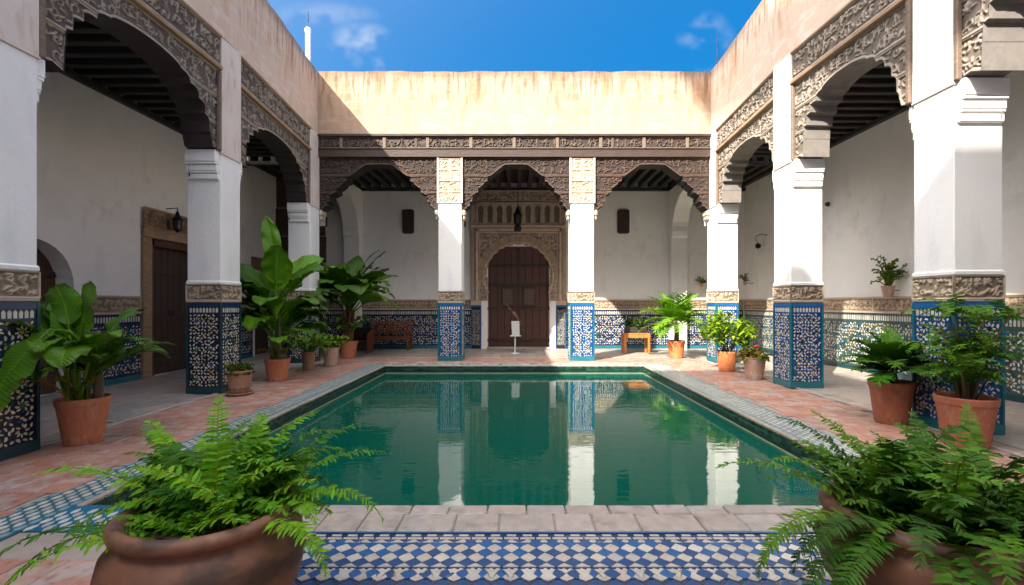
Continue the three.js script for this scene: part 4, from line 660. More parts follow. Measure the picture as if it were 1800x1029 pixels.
// ---- the near end of the court and an added, unseen house stepped to shade the pool
{
  const g = setting('wall_front', 'plain plaster wall closing the court behind the photographer', 'wall', [-8.0, 0, 5.0]), s = new THREE.Shape(), w = 16.2;
  s.moveTo(0, 0); s.lineTo(w, 0); s.lineTo(w, TOP); s.lineTo(0, TOP); s.closePath();
  for (const c of [4.9, 8.0, 11.1]) { const p = new THREE.Path(); p.moveTo(c - 1.1, 0.01); p.lineTo(c + 1.1, 0.01); for (let i = 0; i <= 14; i++) { const t = i / 14 * Math.PI; p.lineTo(c + 1.1 * Math.cos(t), 3.6 + 1.1 * Math.sin(t)); } p.closePath(); s.holes.push(p); }
  const e = new THREE.ExtrudeGeometry(s, { depth: 0.5, bevelEnabled: false }); mesh('plaster', e, m.white, g);
  const h = setting('shade_house', 'unseen house added beyond the near wall to shade the pool', 'house', [0.1, 0, 11.5]), b = new MB(); b.box(-16.1, SHADE_HOUSE / 2, 2.5, 12.0, SHADE_HOUSE, 5, 0); b.box(0.5, 10.1, 2.55, 21.0, 20.2, 4.9, 0); mesh('walls', b, m.white, h);
}
// ================================================================== POTS AND PLANTS
function potGeo(r, rb, h, lip = 0.16, seg = 40) { const t = r * 0.09, k = h * (1 - lip); return new MB().lathe([[0.01, 0], [rb - 0.012, 0], [rb, 0.012], [lerp(rb, r, 0.16), h * 0.16], [lerp(rb, r, 0.17) + 0.006, h * 0.175], [lerp(rb, r, 0.19), h * 0.19], [r * 0.945, k - 0.008], [r * 0.985, k + 0.004], [r * 1.0, k + 0.02], [r * 1.025, h - 0.015], [r * 1.015, h - 0.002], [r * 0.98, h], [r * 0.93, h - 0.006], [r * 0.90, h - 0.04], [r * 0.86, h * 0.75], [0.01, h * 0.75]], seg); }
function soilGeo(r, y, seed) { return sheet(20, 6, (a, b) => { const q = a * 2 * Math.PI, rr = r * (1 - b * 0.985); return { p: [Math.cos(q) * rr, y + 0.03 * (1 - Math.pow(1 - b, 2)) + 0.025 * (fbm(0.5 + 0.2 * Math.cos(q) * rr / r, 0.5 + 0.2 * Math.sin(q) * rr / r, 16, 3, seed) - 0.5), Math.sin(q) * rr * -1], t: [Math.cos(q) * rr, Math.sin(q) * rr] }; }); }
function plant(name, label, category, x, d, { r, rb, h, mt, lip, soil = true }) { const g = thing(name, label, category, [x, 0, -d], 0, 'potted plants round the pool'); mesh('pot', potGeo(r, rb, h, lip), mt, g); if (soil) mesh('soil', soilGeo(r * 0.885, h * 0.86, Math.round(x * 10 + 60)), m.soil, g); return g; }
const green = (r, base, v = 0.3) => { const k = 1 - v / 2 + v * r(); return [base[0] * k * (0.8 + 0.5 * r()), base[1] * k, base[2] * k]; };
// a broad leaf with its stalk, in the vertical plane of +x; e0: starting slope, droop: how far it bends down
function broadLeaf({ stalk, L, Wd, e0, droop, stalkBend = 10, fold = 0.35, roll = 0, seed = 1, col = [0.055, 0.17, 0.012], torn = 0 }) {
  col = [col[0] * 2.5, col[1] * 2.15, col[2] * 0.7];
  const r = rng(seed), b = new MB(), pts = [[0, 0, 0]]; let x = 0, y = 0, e = e0 * RAD; const ns = 6;
  for (let i = 1; i <= ns; i++) { x += Math.cos(e) * stalk / ns; y += Math.sin(e) * stalk / ns; e -= stalkBend * RAD * i * i / 91; pts.push([x, y, 0]); }
  const n = 18, mid = [[x, y, 0, e]]; for (let i = 1; i <= n; i++) { x += Math.cos(e) * L / n; y += Math.sin(e) * L / n; e -= droop * RAD * (0.4 + 1.2 * i / n) / n; mid.push([x, y, 0, e]); }
  const sc = mul(col, 1.1); b.tube(pts.concat([mid[2].slice(0, 3)]), 0.012 + 0.012 * stalk, 0.009 + 0.006 * L, 6, [sc[0] * 1.3, sc[1] * 1.1, sc[2]]);
  const k1 = 0.6 + r() * 0.8, ph = r() * 6, nv = 10, wob = seed * 1.37;
  const tear = []; for (let i = 0; i <= n; i++) tear.push(r() < torn ? 0.35 + 0.5 * r() : 0);
  const g = sheet(n, nv, (a, c) => {
    const i = Math.round(a * n), q = mid[i], s = c * 2 - 1, wd = Wd * 0.5 * Math.pow(Math.sin(Math.PI * clamp(0.035 + 0.965 * Math.pow(a, 0.82))), 0.62) * (1 - 0.06 * Math.sin(a * 9 + ph)), as = Math.abs(s);
    let lift = fold * as - 0.26 * fold * as * as * 3 * (0.4 + a), off = s * wd * Math.cos(fold * 0.6), up = lift * wd + 0.022 * Math.sin(a * 16 * k1 + s * 2.5 + ph) * as + 0.015 * Math.sin(a * 31 + s * 5 + ph) * as * as - (as > 0.4 ? tear[i] * (as - 0.4) * wd * 0.6 : 0);
    const cr = Math.cos(roll), sr = Math.sin(roll), zz = off * cr - up * sr, uu = off * sr + up * cr, ct = Math.cos(q[3]), st = Math.sin(q[3]);
    const kk = 0.82 + 0.36 * fbm(a * 0.3 + wob, c * 0.3, 12, 3, seed % 50), yel = smooth(0.86, 1.0, as) * 0.25 + (a > 0.93 ? 0.35 : 0);
    return { p: [q[0] - st * uu, q[1] + ct * uu, zz], t: [a * (0.5 + L * 0.6), c], c: mix3(mul(col, kk), [0.16, 0.17, 0.02], yel * kk) };
  });
  const stalkG = b.done(true), leafG = g.toNonIndexed(); return mergeGeometries([stalkG, leafG]);
}
function addLeaf(parent, pos, az, o, mt = m.leaf) { const q = mesh('leaf', broadLeaf(o), mt, parent); q.position.set(...pos); q.rotation.y = az * RAD; return q; }
// a feathered frond along +x
function frondGeo({ L, n, lw, wd, e0, droop, seed, col, vee = 0.1, sweep = 0.35, ruffle = 0.3, start = 0.08, bendy = 0 }) {
  col = [col[0] * 1.1, col[1] * 1.2, col[2] * 0.45]; const r = rng(seed), b = new MB(), pts = [], ang = []; let x = 0, y = 0, z = 0, e = e0 * RAD, yaw = 0; const N = 26;
  for (let i = 0; i <= N; i++) { pts.push([x, y, z]); ang.push([e, yaw]); const s = L / N; x += Math.cos(e) * Math.cos(yaw) * s; z += Math.cos(e) * Math.sin(yaw) * s; y += Math.sin(e) * s; e -= droop * RAD * (0.25 + 1.5 * i / N) / N; yaw += bendy * (r() - 0.4) * 0.1; }
  b.tube(pts.filter((_, i) => i % 2 === 0), 0.0035 + 0.002 * L, 0.0012, 5, [col[0] * 1.6, col[1] * 0.75, col[2]]);
  for (let i = 0; i < n; i++) for (const s of [-1, 1]) {
    const t = start + (1 - start) * (i + 0.5 * (s > 0 ? 0.5 : 0)) / n, f = t * N, k = Math.min(N - 1, Math.floor(f)), q = f - k, P = [0, 1, 2].map((j) => lerp(pts[k][j], pts[k + 1][j], q)), [ea, ya] = ang[k];
    const tx = [Math.cos(ea) * Math.cos(ya), Math.sin(ea), Math.cos(ea) * Math.sin(ya)], sd = [-Math.sin(ya), 0, Math.cos(ya)], up = [-Math.sin(ea) * Math.cos(ya), Math.cos(ea), -Math.sin(ea) * Math.sin(ya)];
    const prof = Math.pow(Math.sin(Math.PI * clamp(0.1 + 0.9 * Math.pow(t, 0.75)) * 0.97), 0.6), len = lw * prof * (0.85 + 0.3 * r()), hw = wd * (0.55 + 0.45 * prof) * (0.85 + 0.3 * r()), sw = sweep * (0.7 + 0.6 * r()) + (t > 0.9 ? 0.5 : 0), v = vee + ruffle * (r() - 0.5);
    const D = [0, 1, 2].map((j) => sd[j] * s * Math.cos(sw) + tx[j] * Math.sin(sw) + up[j] * v), tw = ruffle * 2 * (r() - 0.5), A = [0, 1, 2].map((j) => tx[j] * Math.cos(tw) + up[j] * Math.sin(tw)), sag = 0.25 * (0.5 + r());
    const at = (u, w) => [0, 1, 2].map((j) => P[j] + D[j] * len * u + A[j] * hw * w - (j === 1 ? sag * len * u * u : 0));
    const c = mul(col, 0.75 + 0.5 * r()); c[0] *= 0.8 + 0.6 * r();
    const p0 = at(0, -0.35), p1 = at(0, 0.35), q0 = at(0.35, -0.5), q1 = at(0.35, 0.5), s0 = at(0.72, -0.38), s1 = at(0.72, 0.36), tip = at(1, 0.1);
    if (ruffle > 0.5) { const n0 = at(0.2, -0.32), n1 = at(0.2, 0.3), o0 = at(0.52, -0.3), o1 = at(0.55, 0.3); b.quad(p0, n0, n1, p1, c); b.quad(n0, q0, q1, n1, c); b.quad(q0, o0, o1, q1, c); b.quad(o0, s0, s1, o1, c); } else { b.quad(p0, q0, q1, p1, c); b.quad(q0, s0, s1, q1, c); } b.tri(s0, tip, s1, c);
  }
  return b.done(true);
}
function addFrond(parent, geo, pos, az, tilt = 0, s = 1, mt = m.frond) { const o = mesh('frond', geo, mt, parent); o.position.set(...pos); o.rotation.set(0, az * RAD, tilt * RAD, 'YXZ'); o.scale.setScalar(s); return o; }
// ---- the two big pots of fern at the front
function fernPot(label, x, d, prof, R, y0, seed, count, back, extra, Lm, cols, thinFront) {
  const g = thing('fern_pot', label, 'potted fern', [x, thinFront ? -0.015 : 0, -d], 0), r = rng(seed);
  mesh('pot', new MB().lathe(prof, 64, 0, 0, 0, [1, 1, 1], (q, y) => 0.012 * Math.sin(q * 2 + y * 3) + 0.006 * Math.sin(q * 5 + 1)), m.potDirt, g);
  mesh('soil', soilGeo(R * 0.9, y0 - 0.075, seed), m.soil, g);
  const geos = [];
  for (let i = 0; i < 14; i++) geos.push(frondGeo({ L: Lm * (0.75 + 0.4 * r()), n: 32, lw: 0.058 + 0.02 * r(), wd: 0.022, e0: 26 + 46 * r(), droop: 50 + 65 * r(), seed: seed * 20 + i, col: cols[i % 4], ruffle: 0.7, sweep: 0.3, vee: 0.12, bendy: 1 }));
  for (let i = 0; i < count; i++) { const az = (i * 137.5 + 40 * (r() - 0.5)) % 360, rr = R * 0.62 * Math.sqrt(r()), a = r() * 6.28, front = thinFront && az > 225 && az < 330; if (front && i % 3) continue; addFrond(g, geos[Math.floor(r() * 14)], [rr * Math.cos(a), y0 - 0.09, rr * Math.sin(a) + back], az, (r() - 0.42) * 34 + (front ? 18 : 0), (i % 3 === 0 ? 0.4 + 0.3 * r() : 0.7 + 0.45 * r()) * (front ? 0.6 : 1)); }
  extra.forEach(([px, pz, az, e0, L, droop, lw], i) => addFrond(g, frondGeo({ L, n: 38, lw: lw || 0.066, wd: 0.018, e0, droop, seed: seed * 50 + i, col: cols[(i * 3) % 4], ruffle: 0.6, sweep: 0.3, bendy: 0.6 }), [px, y0 - 0.08, pz], az, 0));
  return g;
}
const fernL = [[0.10, 0.265, 0.010], [0.065, 0.20, 0.010], [0.04, 0.135, 0.012], [0.13, 0.30, 0.014]], fernR = [[0.055, 0.15, 0.016], [0.038, 0.115, 0.014], [0.027, 0.085, 0.014], [0.08, 0.19, 0.018]];
fernPot('large brown stained pot of bright fern at lower left corner', -1.36, 2.13, [[0.01, 0], [0.21, 0], [0.23, 0.03], [0.30, 0.14], [0.365, 0.30], [0.39, 0.42], [0.375, 0.49], [0.335, 0.53], [0.318, 0.55], [0.328, 0.565], [0.350, 0.58], [0.356, 0.602], [0.346, 0.622], [0.322, 0.63], [0.298, 0.618], [0.285, 0.58], [0.27, 0.45], [0.01, 0.45]], 0.30, 0.61, 11, 190, -0.07,
  [[0.02, -0.02, 122, 84, 0.60, 46, 0.075], [-0.05, 0.0, 178, 40, 0.80, 66], [-0.12, 0.08, 212, 26, 0.60, 115], [0.12, -0.05, 20, 44, 0.74, 70], [0.14, 0, 5, 38, 0.72, 105], [0.16, 0.05, -22, 30, 0.58, 120], [0.1, -0.1, 42, 50, 0.72, 60], [-0.1, -0.1, 150, 48, 0.72, 55], [0.03, 0.1, -80, 25, 0.26, 130], [-0.1, 0.12, 222, 26, 0.62, 115], [-0.15, 0.05, 200, 22, 0.72, 90], [0.02, -0.05, 75, 76, 0.52, 50, 0.07], [0.05, -0.05, 60, 62, 0.66, 60], [-0.05, 0, 160, 66, 0.66, 70]], 0.54, fernL, true);
fernPot('large dark pot of trailing fern at lower right corner', 1.86, 2.15, [[0.01, 0], [0.27, 0], [0.30, 0.03], [0.38, 0.16], [0.44, 0.30], [0.46, 0.40], [0.435, 0.47], [0.41, 0.50], [0.40, 0.515], [0.412, 0.527], [0.436, 0.545], [0.44, 0.565], [0.428, 0.587], [0.395, 0.595], [0.37, 0.575], [0.36, 0.53], [0.34, 0.4], [0.01, 0.4]], 0.38, 0.58, 17, 210, -0.02,
  [[-0.2, 0, 178, 45, 0.62, 70], [-0.22, -0.1, 165, 40, 0.74, 75], [-0.25, 0.1, 195, 30, 0.6, 130], [-0.28, 0.15, 215, 25, 0.62, 135], [-0.2, 0.25, 235, 28, 0.5, 130], [-0.1, -0.1, 130, 70, 0.6, 60], [-0.1, -0.15, 140, 62, 0.66, 70], [0.1, -0.1, 75, 75, 0.55, 55], [0.3, -0.1, 60, 70, 0.62, 50], [-0.25, 0, 182, 60, 0.66, 95], [-0.15, 0.2, 225, 50, 0.6, 110], [-0.3, 0.1, 205, 20, 0.62, 140], [-0.3, 0.0, 188, 20, 0.66, 120], [-0.3, 0.05, 196, 35, 0.7, 125], [-0.25, 0.1, 208, 40, 0.66, 130], [-0.1, 0.2, 240, 35, 0.55, 130], [0.05, 0.2, 262, 30, 0.42, 130]], 0.6, fernR, false);
// ---- left side, near to far
{
  const g = plant('banana_plant', 'terracotta pot with broad drooping leaves and feathery fronds at left', 'potted plant', -4.69, 5.22, { r: 0.236, rb: 0.165, h: 0.50, mt: m.pot }), y = 0.44, L = (p, az, o) => addLeaf(g, [p[0] * 0.8, y, p[1] * 0.8], az, { ...o, Wd: o.Wd * 1.3, fold: 0.24 });
  L([-0.1, 0.02], 100, { stalk: 0.55, L: 0.80, Wd: 0.30, e0: 84, droop: 16, stalkBend: 2, seed: 21, roll: 0.5, col: [0.05, 0.135, 0.02] });
  L([0.1, 0.05], 256, { stalk: 1.0, L: 1.15, Wd: 0.38, e0: 92, droop: 38, stalkBend: 138, seed: 22, col: [0.045, 0.135, 0.012], torn: 0.2 });
  L([0.05, 0.1], 300, { stalk: 0.6, L: 0.6, Wd: 0.34, e0: 82, droop: 120, stalkBend: 50, seed: 23, col: [0.06, 0.165, 0.014], torn: 0.2 });
  L([-0.1, 0.0], 160, { stalk: 0.7, L: 0.75, Wd: 0.27, e0: 78, droop: 70, stalkBend: 18, seed: 24, col: [0.04, 0.12, 0.012] });
  L([-0.15, 0.05], 188, { stalk: 0.6, L: 0.8, Wd: 0.2, e0: 72, droop: 85, stalkBend: 20, seed: 25 });
  L([0.0, 0.05], 285, { stalk: 0.55, L: 0.6, Wd: 0.24, e0: 74, droop: 110, stalkBend: 22, seed: 26, col: [0.07, 0.18, 0.014] });
  L([-0.1, 0.08], 190, { stalk: 0.75, L: 0.85, Wd: 0.26, e0: 84, droop: 70, stalkBend: 40, seed: 20, col: [0.055, 0.16, 0.014] }); L([-0.1, 0.05], 150, { stalk: 0.85, L: 0.6, Wd: 0.26, e0: 86, droop: 50, stalkBend: 20, seed: 19, roll: 0.7, col: [0.05, 0.15, 0.014] }); L([-0.1, 0.1], 240, { stalk: 0.7, L: 0.7, Wd: 0.24, e0: 86, droop: 95, stalkBend: 40, seed: 18, col: [0.07, 0.18, 0.014] });
  L([-0.05, -0.05], 60, { stalk: 0.75, L: 0.5, Wd: 0.26, e0: 76, droop: 60, stalkBend: 15, seed: 27, col: [0.04, 0.125, 0.012] });
  L([-0.1, 0.06], 140, { stalk: 0.65, L: 0.65, Wd: 0.3, e0: 80, droop: 60, stalkBend: 8, seed: 28, roll: -0.4 });
  L([0.02, 0.08], 330, { stalk: 0.6, L: 0.7, Wd: 0.22, e0: 66, droop: 70, stalkBend: 20, seed: 29, col: [0.075, 0.19, 0.016] });
  const tr = new MB(); tr.tube([[0.16, y - 0.05, 0], [0.17, y + 0.15, 0.01], [0.16, y + 0.3, 0]], 0.05, 0.045, 10); mesh('palm_trunk', tr, m.trunk, g);
  const r = rng(31); for (let i = 0; i < 24; i++) addFrond(g, frondGeo({ L: 0.62 + 0.25 * r(), n: 24, lw: 0.14, wd: 0.034, e0: 25 + 50 * r(), droop: 60 + 60 * r(), seed: 300 + i, col: [0.05, 0.14, 0.012], vee: 0.3, sweep: 0.6, ruffle: 0.3, start: 0.16 }), [0.16, y + 0.28, 0], i * 137.5 + 20 * r());
  for (let i = 0; i < 7; i++) addLeaf(g, [0.1 * (r() - 0.5), y - 0.03, 0.2 * (r() - 0.3)], 360 * r(), { stalk: 0.14, L: 0.32, Wd: 0.05, e0: 70, droop: 60, seed: 330 + i, col: [0.2, 0.16, 0.03] });
}
{
  const g = thing('moss_pot', 'small ribbed clay pot of moss on a saucer, before the second left pillar', 'potted plant', [-4.60, 0, -8.0]);
  mesh('pot', new MB().lathe([[0.01, 0.03], [0.13, 0.03], [0.145, 0.08], [0.15, 0.12], [0.165, 0.125], [0.16, 0.15], [0.172, 0.20], [0.17, 0.24], [0.185, 0.30], [0.188, 0.36], [0.2, 0.365], [0.207, 0.40], [0.2, 0.41], [0.18, 0.40], [0.17, 0.34], [0.01, 0.34]], 36), m.potBrown, g);
  mesh('saucer', new MB().lathe([[0.01, 0], [0.17, 0], [0.205, 0.03], [0.21, 0.05], [0.195, 0.05], [0.18, 0.03], [0.01, 0.03]], 36), m.potBrown, g);
  const r = rng(41), ms = new MB(); for (let i = 0; i < 420; i++) { const a = r() * 6.28, q = 0.20 * Math.sqrt(r()), s = 0.02 + 0.025 * r(), x = q * Math.cos(a), z = q * Math.sin(a), yy = 0.38 + 0.06 * (1 - q / 0.2) + 0.05 * r() * (q > 0.16 ? -1 : 1), c = mul([0.09, 0.12, 0.015], 0.4 + r()); for (let k = 0; k < 2; k++) { const t = r() * 6.28; ms.tri([x - s * Math.cos(t), yy, z - s * Math.sin(t)], [x + s * Math.cos(t), yy + 0.01 * r(), z + s * Math.sin(t)], [x + s * (r() - 0.5), yy + s * 1.6, z + s * (r() - 0.5)], c); } }
  stuff(mesh('moss_leaves', ms, m.frond, g));
  for (let i = 0; i < 16; i++) addLeaf(g, [0.14 * (r() - 0.5), 0.38, 0.14 * (r() - 0.5)], 360 * r(), { stalk: 0.05, L: 0.10 + 0.1 * r(), Wd: 0.05, e0: 60, droop: 60, seed: 430 + i, col: [0.06, 0.15, 0.012] });
}
{
  const g = plant('banana_plant', 'tall banana plant with an upright leaf in an orange terracotta pot, left', 'potted plant', -4.70, 9.45, { r: 0.235, rb: 0.17, h: 0.44, mt: m.pot }), y = 0.36, r = rng(51);
  const st = new MB(); for (const [x, z, hh] of [[0, 0, 1.25], [0.06, 0.06, 0.9], [-0.08, 0.03, 0.8]]) st.tube([[x, y - 0.05, z], [x * 1.2, y + hh * 0.5, z * 1.1], [x * 1.3, y + hh, z * 1.2]], 0.045, 0.028, 8, [1, 1, 1]); mesh('stem', st, m.stem, g);
  const L = (h, az, o) => addLeaf(g, [0.02 * (r() - 0.5), y + h, 0.03], az, o.Wd > 0.1 ? { ...o, Wd: o.Wd * 1.4, L: o.L * 1.06, fold: Math.min(o.fold || 0.22, 0.4) } : o), C = [0.07, 0.20, 0.012], D = [0.035, 0.105, 0.014];
  L(1.15, 170, { stalk: 0.75, L: 0.95, Wd: 0.26, e0: 88, droop: 14, stalkBend: 4, seed: 61, roll: 1.0, fold: 0.4, col: C });
  L(1.0, 300, { stalk: 0.55, L: 0.75, Wd: 0.40, e0: 84, droop: 30, stalkBend: 6, seed: 62, roll: 0.3, fold: 0.4, col: C });
  L(0.85, 262, { stalk: 0.55, L: 0.80, Wd: 0.46, e0: 88, droop: 30, stalkBend: -4, seed: 63, roll: 0.1, fold: 0.2, col: [0.10, 0.24, 0.012] });
  L(0.9, 25, { stalk: 0.6, L: 0.95, Wd: 0.36, e0: 66, droop: 60, stalkBend: 14, seed: 64, col: C });
  L(0.8, 150, { stalk: 0.55, L: 0.9, Wd: 0.36, e0: 58, droop: 55, stalkBend: 14, seed: 65, col: D });
  L(0.7, 185, { stalk: 0.5, L: 0.85, Wd: 0.3, e0: 46, droop: 60, stalkBend: 10, seed: 66, col: D });
  L(0.7, 205, { stalk: 0.5, L: 0.7, Wd: 0.34, e0: 40, droop: 80, stalkBend: 20, seed: 67, col: [0.05, 0.15, 0.016] });
  L(0.6, 335, { stalk: 0.55, L: 0.8, Wd: 0.34, e0: 55, droop: 75, stalkBend: 18, seed: 68, col: [0.05, 0.15, 0.014] });
  L(0.75, 45, { stalk: 0.6, L: 0.9, Wd: 0.36, e0: 50, droop: 60, stalkBend: 18, seed: 69, col: D });
  L(1.0, 30, { stalk: 0.5, L: 0.9, Wd: 0.36, e0: 74, droop: 50, stalkBend: 14, seed: 55, roll: -0.9, col: C }); L(1.05, 350, { stalk: 0.55, L: 0.8, Wd: 0.34, e0: 66, droop: 70, stalkBend: 20, seed: 56, roll: -0.6, col: D }); L(1.0, 200, { stalk: 0.55, L: 0.85, Wd: 0.34, e0: 66, droop: 80, stalkBend: 16, seed: 57, roll: 0.6, col: D }); L(0.95, 165, { stalk: 0.6, L: 0.8, Wd: 0.34, e0: 58, droop: 80, stalkBend: 18, seed: 58, roll: 0.5, col: D }); L(0.6, 280, { stalk: 0.55, L: 0.7, Wd: 0.34, e0: 70, droop: 100, stalkBend: 30, seed: 59, col: [0.06, 0.17, 0.014] }); L(0.8, 240, { stalk: 0.5, L: 0.75, Wd: 0.36, e0: 72, droop: 100, stalkBend: 26, seed: 60, col: [0.055, 0.16, 0.014] });
  L(0.3, 265, { stalk: 0.5, L: 0.75, Wd: 0.36, e0: 70, droop: 130, stalkBend: 30, seed: 70, col: [0.07, 0.19, 0.016], torn: 0.25 });
  L(0.3, 225, { stalk: 0.45, L: 0.6, Wd: 0.3, e0: 62, droop: 115, stalkBend: 20, seed: 71, col: [0.055, 0.16, 0.014] });
  L(0.25, 345, { stalk: 0.4, L: 0.6, Wd: 0.28, e0: 56, droop: 100, stalkBend: 24, seed: 72, col: [0.055, 0.16, 0.014] });
  L(0.15, 300, { stalk: 0.3, L: 0.5, Wd: 0.26, e0: 60, droop: 100, stalkBend: 20, seed: 73, col: [0.08, 0.19, 0.016] });
  for (let i = 0; i < 15; i++) L(0.3 + 0.7 * r(), 80 + 140 * r(), { roll: 0.9 * (r() - 0.5), stalk: 0.5, L: 0.8, Wd: 0.34, e0: 45 + 30 * r(), droop: 50 + 60 * r(), stalkBend: 18, seed: 80 + i, col: D });
  for (let i = 0; i < 12; i++) L(0.2 + 0.7 * r(), -60 + 120 * r(), { roll: 0.9 * (r() - 0.5), stalk: 0.45, L: 0.7, Wd: 0.3, e0: 45 + 30 * r(), droop: 50 + 70 * r(), stalkBend: 18, seed: 95 + i, col: [0.045, 0.135, 0.014] });
  for (let i = 0; i < 12; i++) L(0.0, 360 * r(), { stalk: 0.15, L: 0.35, Wd: 0.05, e0: 66, droop: 90, seed: 110 + i, col: [0.17, 0.14, 0.03] });
}
function strapPlant(label, x, d, pot, seed, n, Lm, Wd, col, e = [40, 75]) { const g = plant('strap_leaf_plant', label, 'potted plant', x, d, pot), r = rng(seed); for (let i = 0; i < n; i++) addLeaf(g, [pot.r * 0.5 * (r() - 0.5), pot.h * 0.86, pot.r * 0.5 * (r() - 0.5)], i * 137.5, { stalk: 0.1 + 0.2 * r(), L: Lm * (0.7 + 0.6 * r()), Wd: Wd * (0.7 + 0.6 * r()), e0: lerp(e[0], e[1], r()), droop: 60 + 70 * r(), stalkBend: 10, seed: seed * 10 + i, col: green(r, col, 0.5) }); return g; }
strapPlant('dull brown pot of arching strap leaves, between the banana pots', -4.76, 11.0, { r: 0.148, rb: 0.12, h: 0.42, mt: m.potBrown, lip: 0.1 }, 141, 34, 0.48, 0.085, [0.08, 0.19, 0.014]);
strapPlant('pale clay pot of low yellow green leaves, behind the brown pot', -4.52, 11.7, { r: 0.20, rb: 0.15, h: 0.46, mt: m.potPale, lip: 0.1 }, 143, 30, 0.36, 0.10, [0.09, 0.19, 0.014]);
{
  const g = plant('banana_plant', 'big dark leaved plant with reddish stems near the left bench', 'potted plant', -4.70, 13.45, { r: 0.24, rb: 0.18, h: 0.48, mt: m.pot }), y = 0.4, r = rng(151);
  const st = new MB(); for (let i = 0; i < 6; i++) { const a = i * 1.05, x = 0.07 * Math.cos(a), z = 0.07 * Math.sin(a); st.tube([[x, y - 0.05, z], [x * 1.4, y + 0.5, z * 1.4], [x * 2, y + 0.95, z * 2]], 0.05, 0.03, 7); } mesh('stem', st, m.redTrunk, g);
  const specs = [[170, 72, 60], [155, 66, 90], [190, 60, 80], [20, 70, 40], [35, 64, 50], [5, 58, 60], [50, 76, 30], [340, 50, 90], [350, 40, 100], [310, 60, 90], [280, 66, 110], [250, 70, 100], [225, 62, 90], [200, 50, 100], [90, 80, 30], [120, 70, 50], [70, 68, 50], [330, 66, 70], [10, 74, 30], [28, 60, 60], [160, 78, 40], [145, 55, 80], [345, 58, 100], [320, 40, 90], [300, 50, 110], [240, 45, 110], [215, 70, 60], [60, 60, 60], [15, 45, 90], [260, 78, 70], [295, 74, 60], [180, 80, 50], [0, 82, 40]];
  specs.forEach(([az, e0, droop], i) => addLeaf(g, [0.06 * (r() - 0.5), y + 0.7 + 0.35 * r(), 0.06 * (r() - 0.5)], az + 10 * (r() - 0.5), { stalk: 0.35 + 0.45 * r(), L: 0.95 + 0.35 * r(), Wd: 0.54 + 0.16 * r(), fold: 0.24, e0, droop, roll: 0.9 * (r() - 0.5), stalkBend: 10, seed: 160 + i, col: i % 4 === 3 ? [0.065, 0.18, 0.014] : [0.03 + 0.02 * r(), 0.09 + 0.05 * r(), 0.014], torn: 0.12 }));
  for (let i = 0; i < 10; i++) addLeaf(g, [0.05, y + 0.1 + 0.4 * r(), 0.02], 360 * r(), { stalk: 0.35, L: 0.5, Wd: 0.25, e0: 45 + 20 * r(), droop: 90, stalkBend: 20, seed: 190 + i, col: [0.04, 0.12, 0.014] });
}
// ---- right side, far to near
function palm(label, x, d, pot, trunkH, n, Lm, lw, col, seed, e = [20, 80]) { const g = plant('cycad_palm', label, 'potted palm', x, d, pot), r = rng(seed), y = pot.h * 0.85, tr = new MB(); tr.tube([[0, y - 0.05, 0], [0.01, y + trunkH * 0.5, 0.01], [0.0, y + trunkH, 0]], 0.075, 0.06, 10); mesh('trunk', tr, m.trunk, g); for (let i = 0; i < n; i++) { const t = i / n; addFrond(g, frondGeo({ L: Lm * (0.75 + 0.4 * r()), n: 20, lw: lw * (0.85 + 0.3 * r()), wd: 0.05, e0: lerp(e[1], e[0], t) + 8 * (r() - 0.5), droop: 35 + 55 * r(), seed: seed * 30 + i, col: green(r, col, 0.4), vee: 0.35, sweep: 0.55, ruffle: 0.2, start: 0.2 }), [0, y + trunkH, 0], i * 137.5 + 15 * r()); } return g; }
palm('palm with long fronds in an orange pot beside the orange table', 4.43, 13.5, { r: 0.245, rb: 0.18, h: 0.49, mt: m.potOrange }, 0.5, 34, 1.12, 0.30, [0.10, 0.235, 0.010], 211, [2, 78]);
